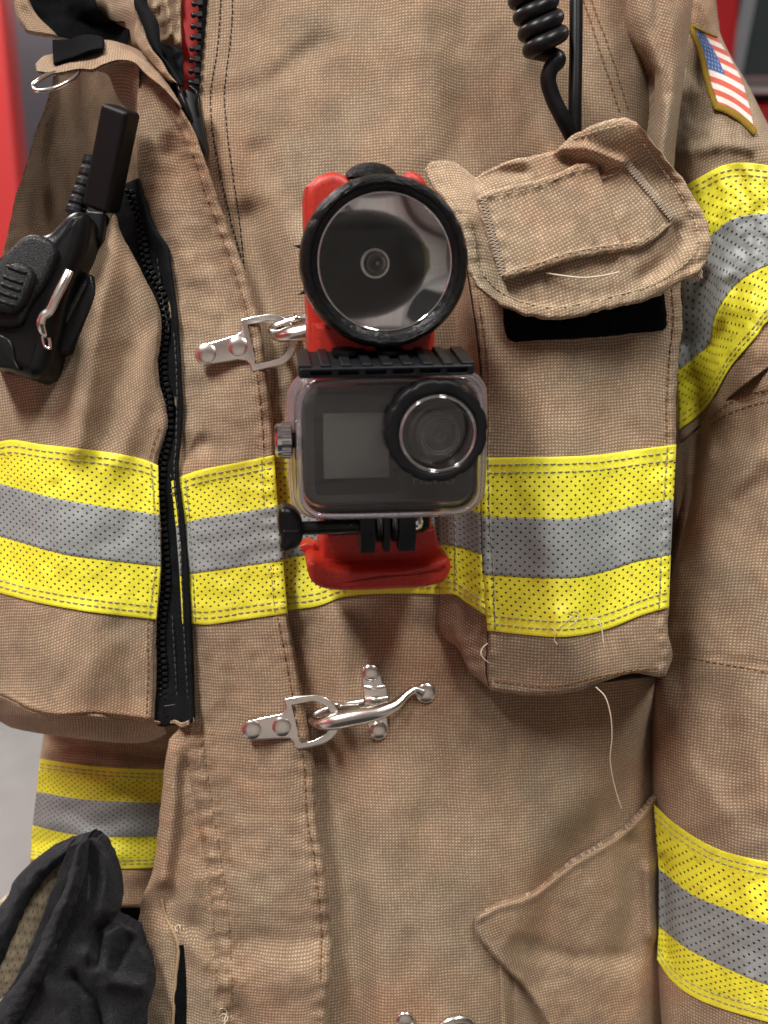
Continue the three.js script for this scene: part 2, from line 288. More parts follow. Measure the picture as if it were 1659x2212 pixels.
{
  const conc = std({ map: concMap, roughness: 0.6 }), wall = std({ color: SRGB(112, 112, 122), roughness: 0.8 }), pale = std({ color: SRGB(136, 134, 130), roughness: 0.8 }), door = std({ color: SRGB(205, 205, 200), roughness: 0.7 });
  const f = block('floor', -5, 5, -0.15, 0, -8, 4, conc);
  block('wall_back', -5, 5, 0, 3.6, -8.2, -8, wall); block('wall_front', -5, 5, 0, 3.6, 4, 4.2, pale);
  block('wall_left', -5.2, -5, 0, 3.6, -8, 4, pale); block('wall_right', 5, 5.2, 0, 3.6, -8, 4, pale);
  { const d = block('unseen_bay_door', -2.0, 3.6, 0.0, 3.2, 3.92, 3.99, door); for (let i = 1; i < 6; i++) block('door_joint', -2.0, 3.6, i * 0.53 - 0.01, i * 0.53 + 0.01, 3.91, 3.925, wall, d); }  // out of view; its pale face shows in metal and lights the coat
  block('ceiling', -5, 5, 3.6, 3.75, -8, 4, std({ color: SRGB(214, 213, 208), roughness: 0.8 }));  // out of view; kept pale to bounce light and show in metal
  const joint = std({ color: SRGB(120, 120, 118), roughness: 0.9 });
  for (const z of [-2.6, -5.2]) block('floor_joint', -5, 5, 0.001, 0.004, z - 0.004, z + 0.004, joint, f);
  for (const x of [-2.9, 2.9]) block('floor_joint', x - 0.004, x + 0.004, 0.001, 0.004, -8, 4, joint, f);
}
LAMPS.forEach(([x, y, z, w, l, k], i) => {
  const o = new THREE.Group(); o.name = numbered('unseen_ceiling_light'); o.position.set(x, y, z); scene.add(o);
  o.userData = { label: ['unseen panel lamp above the camera, lights the coat from the left', 'unseen panel lamp above the camera, lights the coat from the right', 'unseen panel lamp lighting the dark red cab', 'unseen panel lamp lighting the left engine and the floor behind the coat', 'unseen panel lamp lighting the grey back wall, centre', 'unseen panel lamp lighting the grey back wall, left'][i], category: 'lamp', group: 'unseen ceiling lamps' };
  block('lamp_housing', x - w / 2 - 0.02, x + w / 2 + 0.02, y + 0.01, y + 0.07, z - l / 2 - 0.02, z + l / 2 + 0.02, std({ color: SRGB(220, 220, 220), roughness: 0.6 }), o);
  block('hanger', x - 0.01, x + 0.01, y + 0.07, 3.6, z - 0.01, z + 0.01, std({ color: SRGB(160, 160, 160), roughness: 0.6 }), o);
  block('diffuser', x - w / 2, x + w / 2, y, y + 0.008, z - l / 2, z + l / 2, std({ color: 0xffffff, emissive: new THREE.Color(1, 0.97, 0.93), emissiveIntensity: 3, roughness: 0.7 }), o);
  const a = new THREE.RectAreaLight(new THREE.Color(1, 0.98, 0.945), k, w, l); a.position.set(x, y - 0.006, z); a.lookAt(x, 0, z); scene.add(a);
});
{ // engine on the left, far behind: a red corner post, a roll-up locker and a step
  const paint = phy({ color: SRGB(212, 58, 58), roughness: 0.4, clearcoat: 0.8, clearcoatRoughness: 0.1 });
  const o = new THREE.Group(); o.name = 'fire_engine'; o.position.set(-2.6, 0, -3.6); scene.add(o);
  o.userData = { label: 'red fire engine with a flat side, blurred at the left edge', category: 'fire engine' };
  const alu = std({ color: SRGB(190, 190, 194), roughness: 0.35, metalness: 0.9 }), blk = std({ color: SRGB(22, 22, 24), roughness: 0.8 });
  block('body', -4.2, -1.10, 0.5, 3.0, -6.2, -2.65, paint, o, 0.04);
  block('corner_post', -1.16, -1.06, 0.52, 2.98, -2.70, -2.60, paint, o, 0.02);
  block('locker_door', -3.0, -1.45, 0.85, 2.6, -2.655, -2.63, alu, o, 0.01);
  block('end_panel', -1.095, -1.08, 0.55, 2.95, -6.1, -2.72, std({ color: SRGB(120, 120, 130), roughness: 0.5, metalness: 0.5 }), o);
  block('step', -4.0, -1.14, 0.36, 0.46, -2.66, -2.36, alu, o, 0.02);
  block('stripe', -4.0, -1.20, 0.60, 0.74, -2.652, -2.640, std({ color: SRGB(236, 210, 40), roughness: 0.5 }), o);
  for (const x of [-3.6, -1.6]) { const w = new THREE.Mesh(new THREE.CylinderGeometry(0.48, 0.48, 0.3, 36).rotateZ(Math.PI / 2), blk); w.name = 'wheel'; w.position.set(x + 2.6, 0.48, -3.6 + 3.6); o.add(w); }
}
{ // cab on the right
  const paint = phy({ color: SRGB(170, 18, 26), roughness: 0.3, clearcoat: 0.9, clearcoatRoughness: 0.08 });
  const o = new THREE.Group(); o.name = 'fire_engine_001'; o.position.set(2.4, 0, -3.6); scene.add(o);
  o.userData = { label: 'dark red fire engine cab with window and chrome strip, blurred at upper right', category: 'fire engine' };
  const ch = M.chrome, blk = std({ color: SRGB(22, 22, 24), roughness: 0.8 }), glass = std({ color: SRGB(58, 66, 66), roughness: 0.08 }), seal = std({ color: SRGB(18, 18, 20), roughness: 0.7 });
  block('cab', 0.90, 4.2, 0.5, 1.83, -5.6, -2.70, paint, o, 0.05);
  block('roof', 0.90, 4.2, 2.78, 2.98, -5.6, -2.70, paint, o, 0.05);
  block('pillar', 0.92, 1.03, 1.8, 2.85, -2.85, -2.71, paint, o, 0.02); block('pillar', 2.9, 3.05, 1.8, 2.85, -2.85, -2.71, paint, o, 0.02);
  block('window_seal', 1.03, 2.9, 1.83, 1.87, -2.80, -2.72, seal, o);
  block('window', 1.03, 2.9, 1.86, 2.80, -2.79, -2.77, glass, o);
  block('chrome_strip', 0.92, 4.1, 1.84, 1.89, -2.72, -2.66, ch, o, 0.015);
  const wp = block('pale_strip', 1.06, 1.10, 1.88, 2.6, -2.75, -2.735, std({ color: SRGB(170, 176, 182), roughness: 0.3, metalness: 0.8 }), o); wp.rotation.z = -0.12;  // pale slanted strip drawn where a streak crosses the window
  block('grab_rail', 1.02, 1.05, 0.7, 1.5, -2.67, -2.64, ch, o, 0.012);
  for (const x of [1.6, 3.6]) { const w = new THREE.Mesh(new THREE.CylinderGeometry(0.48, 0.48, 0.3, 36).rotateZ(Math.PI / 2), blk); w.name = 'wheel'; w.position.set(x - 2.4, 0.48, -4.4 + 3.6); o.add(w); }
}
{ // engine parked beside the camera, seen only as red in the polished metal
  const paint = phy({ color: SRGB(190, 34, 38), roughness: 0.4, clearcoat: 0.8, clearcoatRoughness: 0.1 });
  const o = new THREE.Group(); o.name = 'fire_engine_002'; o.position.set(-3.4, 0, 1.6); scene.add(o);
  o.userData = { label: 'red fire engine parked left of the camera, outside the picture', category: 'fire engine' };
  const alu = std({ color: SRGB(190, 190, 194), roughness: 0.35, metalness: 0.9 }), blk = std({ color: SRGB(22, 22, 24), roughness: 0.8 });
  block('body', -4.6, -2.2, 0.5, 2.9, -0.4, 3.7, paint, o, 0.05);
  block('locker_door', -2.21, -2.18, 1.2, 2.2, 0.2, 1.6, alu, o, 0.01); block('step', -2.2, -1.95, 0.36, 0.46, -0.2, 3.5, alu, o, 0.02);
  for (const z of [0.6, 2.9]) { const w = new THREE.Mesh(new THREE.CylinderGeometry(0.48, 0.48, 0.3, 36).rotateZ(Math.PI / 2), blk); w.name = 'wheel'; w.position.set(-2.4 + 3.4, 0.48, z - 1.6); o.add(w); }
}
{ // mat added out of view to darken reflections in the flashlight bowl and case
  const o = new THREE.Group(); o.name = 'added_dark_mat'; o.position.set(0.1, 0, 1.9); scene.add(o);
  o.userData = { label: 'black mat added on the floor outside the picture to darken the reflections', category: 'mat' };
  const rub = std({ color: SRGB(26, 27, 30), roughness: 0.85 });
  block('added_mat_sheet', -0.9, 1.1, 0.004, 0.014, 0.55, 3.3, rub, o, 0.004);
  for (let i = 0; i < 16; i++) block('added_mat_rib', -0.86 + i * 0.125, -0.80 + i * 0.125, 0.014, 0.019, 0.6, 3.25, rub, o);
}

/* ---------- the coat ---------- */
const coat = thing('turnout_coat', 'worn tan firefighter coat with yellow and silver reflective bands', 'coat', V3(0, -260, -40));
const grp = (name, parent, label) => { const g = new THREE.Group(); g.name = name; if (label) g.userData.label = label; parent.add(g); return g; };
const flapRight = [[351, 187], [374, 212], [397, 245], [420, 284], [437, 331], [450, 364], [463, 410], [483, 463], [503, 516], [516, 549], [537, 610], [555, 670], [569, 750], [580, 830], [590, 930], [597, 1050], [606, 1150], [615, 1240], [622, 1328], [635, 1400], [650, 1480], [662, 1560], [678, 1646], [687, 1773], [700, 1849], [711, 1948], [717, 2031], [714, 2120], [709, 2191], [708, 2320]];
const flapLeft = [[296, 150], [296, 240], [293, 331], [298, 380], [318, 450], [346, 530], [356, 600], [362, 660], [370, 720], [374, 800], [378, 877], [378, 950], [368, 1010], [380, 1120], [388, 1240], [394, 1350], [400, 1450], [392, 1560], [366, 1600], [357, 1646], [350, 1712], [341, 1795], [331, 1878], [308, 1937], [298, 1997], [285, 2100], [278, 2320]];
const wr = (x, y) => 3.2 * N(x / 260, y / 380, 1.1) + 1.3 * N(x / 95, y / 140, 2.7) + 0.45 * N(x / 34, y / 46, 4.9);
const diagFold = [[1410, 1560], [1370, 1617], [1309, 1713], [1217, 1818], [1180, 1890], [1120, 2060], [1090, 2320]];
function zBody(x, y) {
  const q = (x - 860) / 560; let z = -26 * q * q + wr(x, y);
  if (x > 1370) z -= (x - 1370) ** 2 * 0.004;
  z += ridge(x, y, [[538, 470], [572, 600], [592, 760], [606, 900]], 36, -6);
  z += ridge(x, y, [[600, 420], [690, 640]], 26, 2.2) + ridge(x, y, [[560, 330], [640, 460]], 30, -2);
  z += ridge(x, y, [[905, -60], [925, 150], [900, 330]], 60, 3) + ridge(x, y, [[1010, -60], [985, 330]], 34, -2.2) + ridge(x, y, [[1120, -60], [1110, 330]], 40, 2.4);
  z += ridge(x, y, [[690, -60], [560, 160], [480, 330]], 60, 2.5) + ridge(x, y, [[460, 210], [560, 190], [700, 90]], 26, -1.6);
  z += ridge(x, y, [[700, 1640], [735, 1830], [760, 2000], [770, 2260]], 40, -6) + ridge(x, y, [[850, 1640], [830, 2260]], 60, 2.2);
  z += ridge(x, y, [[665, 1360], [690, 1500], [700, 1640]], 30, -4) + ridge(x, y, [[740, 1330], [745, 1560]], 26, 2.0) + ridge(x, y, [[800, 1345], [990, 1360]], 40, -2.2);
  z += ridge(x, y, [[950, 1520], [1040, 1600], [1060, 1900]], 70, 2.6);
  if (y > 1380 && x > 1000) z -= step(x, y, diagFold, 34, 15) * sm(1380, 1560, y);
  z += ridge(x, y, [[640, 1215], [740, 1290], [900, 1275]], 30, -3);
  return z;
}
const hemD = (x, y, e, w) => { const d = dist(x, y, e)[0]; return 0.9 * (1 - sm(w - 5, w + 4, d)) - (d < 5 ? 0.6 * (1 - d / 5) : 0) + 0.42 * Math.max(0, 1 - Math.abs(d - w * 0.8) / (w * 0.9)) * Math.sin(y / 5.6 + 2.6 * N(y / 46, 3.3)); };
const seamA = [[398, 1570], [407, 1646], [435, 1809], [458, 1955], [464, 2046], [471, 2137], [475, 2320]], seamB = [[436, 1570], [444, 1646], [475, 1842], [491, 1955], [500, 2082], [504, 2320]];
function zFlap(x, y) {
  let z = zBody(x, y) * 0.8 + 8 + 15 * sm(640, 180, y) + 0.7 * N(x / 40, y / 28, 6.6);
  z += ridge(x, y, [[378, 900], [405, 985], [440, 960]], 20, -3.5) + ridge(x, y, [[405, 930], [440, 1010], [520, 990]], 24, 2.2);
  z += ridge(x, y, [[330, 300], [345, 420], [420, 600]], 30, 3) + ridge(x, y, [[380, 330], [440, 520], [500, 680]], 26, -2.2);
  z += ridge(x, y, [[470, 2150], [590, 2110], [715, 2120]], 46, 3.2) + ridge(x, y, [[470, 2040], [600, 2030], [715, 2010]], 44, -2.6);
  z += ridge(x, y, [[480, 2150], [540, 2240]], 22, -3) + ridge(x, y, [[420, 1380], [440, 1440], [430, 1560]], 26, -2.6) + ridge(x, y, [[455, 1380], [470, 1500]], 24, 1.8);
  z += ridge(x, y, [[380, 1620], [372, 1760], [350, 1900]], 18, 3.4) + ridge(x, y, [[400, 1660], [398, 1800], [375, 1940]], 16, -3.2) + ridge(x, y, [[330, 1960], [420, 2000]], 30, -3) + ridge(x, y, [[420, 1900], [390, 2010], [440, 2080]], 20, 2.6);
  if (y > 1540) { const d1 = dist(x, y, seamA)[0], d2 = dist(x, y, seamB), s1 = dist(x, y, seamA)[1]; const inb = s1 > 0 && d2[1] < 0 ? 1 : 0; z -= 1.1 * Math.exp(-(d1 * d1) / 16) + 0.7 * Math.exp(-(d2[0] ** 2) / 16); z += (inb ? 0.7 : 0) * Math.min(1, Math.min(d1, d2[0]) / 5) * (1 + 0.9 * Math.sin(y / 6.5 + 3 * N(y / 40, 8))) ; }
  z += 1.3 * hemD(x, y, flapRight, 26) * (y > 230 ? 1 : 0);
  return z;
}
const zipLeft = [[262, 400], [250, 450], [255, 495], [268, 532], [288, 569], [308, 611], [326, 648], [336, 688], [334, 741], [330, 781], [335, 834], [348, 877], [350, 923], [328, 1000], [332, 1087], [337, 1181], [334, 1269], [325, 1360], [326, 1450], [328, 1562]];
const panelRight = [[246, 445], [257, 495], [275, 532], [296, 569], [317, 611], [336, 648], [346, 688], [344, 741], [339, 781], [344, 834], [357, 877], [360, 923], [338, 1000], [342, 1087], [347, 1181], [344, 1269], [335, 1360], [336, 1450], [331, 1562]];
const zipRight = [[299, 384], [331, 484], [362, 532], [370, 582], [378, 635], [386, 714], [391, 807], [394, 877], [389, 959], [385, 1014], [398, 1123], [407, 1232], [413, 1341], [418, 1450], [420, 1556]];
const zZip = (x, y) => (zFlap(x, y) - 2.5) * 0.6 - 3.4 - 0.02 * Math.max(0, 380 - x) + 0.8 * N(x / 30, y / 40, 2.2);
function zPanel(x, y) {
  let z = -8 + 13 * Math.exp(-(((x - 150) / 150) ** 2)) - 0.0002 * Math.max(0, 150 - x) ** 2 + 2.5 * N(x / 160, y / 210, 8.1) + 0.9 * N(x / 60, y / 80, 3.1) + 0.4 * N(x / 30, y / 36, 7.7);
  z += ridge(x, y, [[244, 470], [240, 560], [215, 680], [178, 870], [170, 960]], 34, 7) + ridge(x, y, [[150, 780], [120, 900]], 40, -5) + ridge(x, y, [[290, 600], [325, 720], [310, 860], [255, 1000]], 26, 2.5) + ridge(x, y, [[275, 760], [215, 930]], 24, -2.2);
  z += ridge(x, y, [[118, 1050], [108, 1130], [104, 1220]], 14, -1.6) + ridge(x, y, [[200, 1360], [190, 1480]], 46, 3) + ridge(x, y, [[260, 1360], [290, 1500]], 30, -2);
  z -= 7 * sm(640, 450, y);
  z += hemD(x, y, [[0, 1504], [36, 1521], [76, 1540], [132, 1549], [198, 1545], [248, 1550], [291, 1555], [331, 1562]], 14) * 0.6;
  return z;
}
const L0 = M.cloth;
put('back_panel', sheet({ t: [[1330, 300], [1470, 300]], b: [[1330, 2330], [1720, 2330]], l: [[1330, 300], [1330, 2330]], r: [[1470, 300], [1490, 600], [1550, 850], [1680, 1000], [1720, 1400], [1720, 2330]], z: (x, y) => -92 + 4 * N(x / 80, y / 200, 3), step: 24 }), L0, coat);
put('dark_backing', sheet({ t: [[290, -80], [446, -80]], b: [[300, 300], [446, 300]], l: [[290, -80], [300, 300]], r: [[446, -80], [446, 300]], z: (x, y) => -31 + 2 * N(x / 30, y / 50, 3), tint: WHITE, step: 14 }), M.zipTape, coat);  // dark sheet added behind the opening, closes the gap to the wall
// far-side cloth inside the opening
const interior = put('inner_facing', sheet({ t: [[118, 150], [210, 140], [318, 130]], b: [[-20, 640], [140, 640], [318, 640]], l: [[118, 150], [109, 198], [89, 251], [73, 298], [50, 380], [36, 413], [26, 463], [7, 542], [-20, 640]], r: [[318, 130], [318, 640]], z: (x, y, u) => -24 - 100 * Math.pow(u, 0.85) + 8 * N(x / 50, y / 200, 1) + 4 * N(x / 22, y / 90, 2), hem: [0, 0, 0, 16], roll: [0, 0, 0, 8], depth: 2, wob: 2, pucker: 0.7, hemH: 1.2 }), L0, coat);
const drape = put('flap_drape', sheet({ t: [[205, 150], [230, 138], [258, 130], [300, 138]], b: [[268, 228], [300, 250]], l: [[205, 150], [232, 160], [245, 190], [256, 215], [268, 228]], r: [[300, 138], [300, 250]], z: (x, y, u) => mix(-16, 6, u) - 10 * sm(150, 240, y) + 1.6 * N(x / 30, y / 40, 3), roll: [0, 0, 0, 10] }), L0, coat);
const body = put('front_panel', sheet({ t: [[450, -90], [950, -90], [1470, -90]], b: [[560, 2330], [1000, 2330], [1480, 2330]], l: [[450, -90], [448, 0], [441, 89], [430, 179], [432, 250], [437, 331], [450, 480], [490, 640], [520, 820], [540, 1100], [560, 1500], [580, 2000], [560, 2330]], r: [[1470, -90], [1478, 500], [1475, 1000], [1460, 1400], [1440, 1500], [1450, 1900], [1480, 2330]], z: zBody, step: 8, roll: [0, 0, 0, 10], depth: 1.5, warp: 0.8 }), L0, coat);
const flap = put('storm_flap', sheet({ t: [[296, 150], [316, 162], [334, 174], [351, 187]], b: [[278, 2320], [500, 2320], [708, 2320]], l: flapLeft, r: flapRight, z: zFlap, step: 7, tint: worn([flapRight], 5, rusty([flapRight, seamA, seamB], 36), 0.35), roll: [0, 9, 0, 12], depth: 1.6, skirt: 2.2, wob: 1.6, warp: 0.8 }), L0, coat);
const panel = put('side_panel', sheet({ t: [[-120, 800], [60, 700], [150, 620], [205, 545], [232, 490], [246, 445]], b: [[-120, 1470], [0, 1504], [36, 1521], [76, 1540], [132, 1549], [198, 1545], [248, 1550], [291, 1555], [331, 1562]], l: [[-120, 800], [-120, 1470]], r: panelRight, z: zPanel, step: 7, tint: worn([panelRight], 8), roll: [0, 10, 6, 0], depth: 2.2, skirt: 2, wob: 1.2, warp: 0.8 }), L0, coat);
put('side_panel_hem', sheet({ t: [[-120, 1466], [0, 1500], [76, 1537], [198, 1542], [291, 1552], [345, 1560]], b: [[-120, 1520], [0, 1559], [20, 1570], [60, 1580], [165, 1595], [265, 1605], [317, 1603], [357, 1587]], l: [[-120, 1466], [-120, 1520]], r: [[345, 1560], [357, 1587]], z: (x, y, u, v) => zPanel(x, 1500) - 1 - 6 * v - 20 * v * v + 1.2 * N(x / 40, y / 20, 4), roll: [0, 0, 12, 0], depth: 5, skirt: 3, step: 6 }), L0, coat);
// folded tip of the flap, seen from above
const zTip = (x, y, u, v) => mix(-22 + 26 * sm(230, 390, x), 8 + 12 * sm(230, 360, x), v) + 1.6 * N(x / 24, y / 18, 3.3) + 2 * N(x / 60, y / 60, 1.1);
put('flap_tip', sheet({ t: [[76, 138], [93, 122], [113, 116], [180, 96], [226, 86], [262, 93], [307, 113], [340, 150], [372, 195], [388, 222]], b: [[79, 153], [120, 157], [172, 148], [200, 149], [219, 140], [256, 129], [289, 134], [317, 161], [351, 188], [388, 229]], l: [[76, 138], [79, 153]], r: [[388, 222], [388, 229]], z: zTip, step: 5, skirt: 3, roll: [0, 0, 5, 0], depth: 2 }), L0, coat);
put('hook_and_loop_patch', sheet({ t: [[113, 86], [150, 84], [190, 74], [222, 80]], b: [[116, 138], [160, 124], [190, 112], [223, 103]], l: [[113, 86], [116, 138]], r: [[222, 80], [223, 103]], z: (x, y, u, v) => mix(-20, -1, v) + 2.0, tint: WHITE, step: 5, roll: [4, 4, 4, 4], depth: 1, skirt: 2.5, wob: 1.5 }), M.velcro, coat);
// collar above it
put('collar', sheet({ t: [[26, -60], [150, -60], [300, -60], [330, -60]], b: [[40, 42], [128, 82], [240, 96], [372, 178]], l: [[24, -60], [30, 0], [36, 30], [40, 42]], r: [[300, -60], [310, 60], [330, 108], [372, 178]], z: (x, y, u, v) => -30 - 22 * Math.sin(Math.PI * u) + 20 * u * u + 3 * N(x / 40, y / 40, 2), step: 7, roll: [0, 10, 8, 6], depth: 3 }), L0, coat);
put('collar', sheet({ t: [[22, -60], [40, -60], [50, -60]], b: [[56, 70], [80, 75], [128, 82]], l: [[22, -60], [30, 0], [37, 37], [56, 70]], r: [[50, -60], [62, 0], [82, 35], [115, 67], [128, 82]], z: (x, y, u, v) => -20 + 2 * N(x / 40, y / 40, 2), step: 6, roll: [0, 6, 6, 8], depth: 3 }), L0, coat);
put('collar_lining', sheet({ t: [[44, -60], [120, -60], [196, -60]], b: [[120, 76], [200, 92], [272, 96]], l: [[44, -60], [59, 0], [80, 35], [120, 76]], r: [[196, -60], [207, 4], [222, 28], [244, 45], [280, 48], [280, 64], [272, 96]], z: (x, y, u, v) => -26 - 18 * Math.sin(Math.PI * u) + 2 * N(x / 30, y / 30, 2), tint: WHITE, step: 7, skirt: 1 }), M.velcro, coat);
put('collar_flap', sheet({ t: [[276, -60], [290, -60], [300, -60]], b: [[340, 150], [360, 168], [382, 178]], l: [[270, -60], [284, 20], [294, 40], [290, 80], [312, 118], [340, 150]], r: [[300, -60], [290, 10], [300, 45], [312, 75], [330, 108], [350, 132], [366, 160], [382, 178]], z: (x, y, u, v) => -8 + 10 * v + 6 * u + 1.5 * N(x / 20, y / 30, 2), step: 5, roll: [0, 5, 0, 5], depth: 2 }), L0, coat);
put('collar_binding', sheet({ t: [[296, -60], [312, -60]], b: [[384, 186], [394, 180]], l: [[292, -60], [284, -5], [302, 40], [316, 75], [334, 108], [354, 132], [370, 160], [384, 186]], r: [[316, -60], [318, 10], [338, 40], [345, 90], [350, 118], [366, 138], [384, 165], [394, 180]], z: (x, y, u, v) => -4 + 6 * v + 3 * Math.sin(Math.PI * u), tint: WHITE, step: 5, skirt: 2 }), M.zipTape, coat);
put('collar_inside', sheet({ t: [[300, -60], [395, -60]], b: [[340, 112], [392, 140]], l: [[300, -60], [318, 10], [336, 60], [340, 112]], r: [[392, -60], [390, 30], [391, 80], [392, 140]], z: (x, y, u, v) => -20 + 5 * ridge(x, y, [[345, 90], [370, 75], [392, 90]], 14, 1) + 4 * N(x / 22, y / 30, 2) + 6 * ridge(x, y, [[350, -20], [372, 50]], 14, 1), step: 5 }), L0, coat);
put('lining_edge', sheet({ t: [[336, 92], [365, 96], [394, 110]], b: [[386, 186], [396, 186]], l: [[336, 92], [350, 125], [370, 155], [386, 186]], r: [[394, 110], [396, 186]], z: (x, y) => -13 + 2 * N(x / 16, y / 20, 2), tint: WHITE, step: 5 }), M.zipTape, coat);
put('red_lining', sheet({ t: [[384, -70], [440, -70]], b: [[384, 230], [436, 230]], l: [[384, -70], [384, 230]], r: [[440, -70], [436, 230]], z: (x, y, u) => -24 + 3 * Math.sin(u * 3) + 1.5 * N(x / 20, y / 60, 2), tint: WHITE, step: 6 }), M.cherry, coat);

/* zipper at the throat */
{
  const z = grp('throat_zipper', coat);
  put('zipper_tape', sheet({ t: [[428, -80], [452, -80]], b: [[436, 338], [440, 338]], l: [[428, -80], [427, 80], [417, 180], [400, 215], [418, 280], [436, 338]], r: [[452, -80], [452, 0], [445, 89], [434, 179], [436, 250], [440, 338]], z: (x, y) => zBody(450, y) - 2.2 + 0.6 * N(x / 9, y / 18, 3), tint: WHITE, step: 5, skirt: 1.5 }), M.zipTape, z);
  const g1 = new RoundedBoxGeometry(2.5, 2.4, 2.2, 2, 0.35).scale(0.001, 0.001, 0.001), g2 = mergeGeometries([new RoundedBoxGeometry(1.5, 1.2, 1.5, 2, 0.3).translate(-1.7, 0, 0), new THREE.SphereGeometry(1.15, 14, 10).scale(1, 1.15, 0.85).translate(-2.9, 0, 0)].map(g => g.index ? g.toNonIndexed() : g)).scale(0.001, 0.001, 0.001);
  for (let k = -3; k < 8; k++) {
    const y = 8 + 24.3 * k, x = 433 - 0.045 * (y - 8), p = P(x, y, zBody(450, y) + 0.6);
    const t = new THREE.Mesh(g1, M.tooth); t.name = 'zipper_tooth'; t.position.set((p.x - coat.baseMM.x) / 1000, (p.y - coat.baseMM.y) / 1000, (p.z - coat.baseMM.z) / 1000); t.rotation.z = 0.04; t.castShadow = true; z.add(t);
    const h = new THREE.Mesh(g2, M.tooth); h.name = 'tooth_head'; h.position.copy(t.position); h.rotation.z = 0.04; z.add(h);
  }
  put('zipper_slider', merge([slab(mm([[378, 184], [398, 178], [424, 190], [428, 222], [440, 300], [438, 330], [420, 300], [396, 240]], 6), -8, 0, 0.8), tube([P(386, 186, 1), P(392, 210, 2.5), P(404, 240, 2), P(412, 262, 0)], 1.0, 24, 8), tube([P(410, 186, 1), P(424, 200, 1.5), P(424, 225, 1), P(430, 262, -1)], 0.7, 24, 8)]), M.tooth, z);
}
/* long zipper down the side */
{
  const z = grp('side_zipper', coat);
  put('zipper_tape', sheet({ t: [[262, 400], [280, 392], [299, 384]], b: [[328, 1562], [352, 1570], [376, 1566], [396, 1572], [412, 1562], [420, 1556]], l: zipLeft, r: zipRight, z: (x, y, u) => zZip(x, y) + 6.2 * sm(0.62, 0.9, u) + (y > 1450 ? 3 * sm(1450, 1560, y) : 0) , tint: WHITE, step: 6, skirt: 1.6, roll: [0, 5, 0, 0], depth: 1 }), M.zipTape, z);
  put('tape_end', sheet({ t: [[330, 1556], [352, 1562], [376, 1556], [392, 1562], [418, 1550]], b: [[334, 1566], [352, 1571], [374, 1563], [394, 1573], [421, 1560]], l: [[330, 1556], [334, 1566]], r: [[418, 1550], [421, 1560]], z: (x, y) => zZip(x, y) + 2.5 + 6.2 * sm(360, 405, x), step: 4 }), L0, z);
  const line = [[278, 410], [294, 453], [302, 482], [307, 511], [312, 548], [322, 585], [342, 622], [354, 649], [358, 688], [355, 728], [350, 770], [352, 818], [362, 860], [364, 923], [350, 1000], [345, 1060], [348, 1109], [355, 1196], [358, 1269], [350, 1323], [346, 1378], [351, 1451], [353, 1501], [355, 1540]];
  const pts = curve(line, 176), gA = new RoundedBoxGeometry(2.3, 1.55, 1.7, 2, 0.3).scale(0.001, 0.001, 0.001), gB = new RoundedBoxGeometry(2.0, 1.3, 1.9, 2, 0.45).scale(0.001, 0.001, 0.001);
  for (let k = 0; k < 172; k++) {
    const a = pts[k], b = pts[k + 1], ang = Math.atan2(b[0] - a[0], b[1] - a[1]), sd = k % 2 ? 1 : -1;
    const c = [a[0] + sd * 5.2 * Math.cos(ang), a[1] - sd * 5.2 * Math.sin(ang)], p = P(c[0], c[1], zZip(c[0], c[1]) + 1.0);
    const t = new THREE.Mesh(k % 2 ? gA : gB, M.tooth); t.name = 'zipper_tooth'; t.position.set((p.x - coat.baseMM.x) / 1000, (p.y - coat.baseMM.y) / 1000, (p.z - coat.baseMM.z) / 1000); t.rotation.set(0, sd * 0.12, ang); t.castShadow = true; z.add(t);
  }
  put('bottom_stop', slab(mm([[344, 1532], [372, 1528], [374, 1556], [346, 1560]], 0), -12, -8, 0.6), M.tooth, z);
  const s1 = [[384, 1100], [390, 1200], [396, 1330], [402, 1450], [410, 1548]], s2 = [[372, 1330], [378, 1430], [384, 1540]], s0 = [[340, 560], [350, 640], [366, 720]];
  put('stitching', merge([...stitches(s1, (x, y) => zZip(x, y) + 6.6), ...stitches(s2, (x, y) => zZip(x, y) + 1.2), ...stitches(s0, (x, y) => zZip(x, y) + 1.4), ...stitches([[376, 720], [382, 830], [380, 960], [376, 1010], [384, 1100]], (x, y) => zZip(x, y) + 6.6)]), std({ color: SRGB(62, 64, 66), roughness: 0.8 }), z, true);
}

/* reflective bands: each three strips with sewn edges */
function band(zf, t, b1, b2, b, o = {}) {
  const g = grp('reflective_band', o.parent || coat, o.label);
  const ends = (A, B, k) => k ? [A[A.length - 1], B[B.length - 1]] : [A[0], B[0]];
  const strip = (name, A, B, dz, flip, mat) => put(name, sheet({ t: A, b: B, l: ends(A, B, 0), r: ends(A, B, 1), z: (x, y, u, v) => zf(x, y, u, v) + dz + 0.12 * N(x / 9, y / 9, 3), uvV: 36, tint: WHITE, step: o.step || 6, skirt: 0.6, flip }), mat, g);
  const dz = o.dz ?? 0.9, sh = (A, d) => A.map(p => [p[0], p[1] + d]);
  const s1 = strip('yellow_strip', t, sh(b1, 3), dz, true, M.yellow); const uv = s1.geometry.attributes.uv; for (let i = 0; i < uv.count; i++) uv.setY(i, 1 - uv.getY(i));
  strip('silver_strip', b1, b2, dz + 0.28, false, M.silver);
  strip('yellow_strip', sh(b2, -3), b, dz, false, M.yellow);
  const rows = [];
  for (const d of o.rows || [14, 27]) { rows.push(...stitches(sh(t, d), (x, y) => zf(x, y) + dz + 0.15)); rows.push(...stitches(sh(b, -d), (x, y) => zf(x, y) + dz + 0.15)); }
  for (const p of o.cross || []) rows.push(...stitches(p, (x, y) => zf(x, y) + dz + 0.3));
  put('stitching', merge(rows), M.greyThread, g, true);
  return g;
}
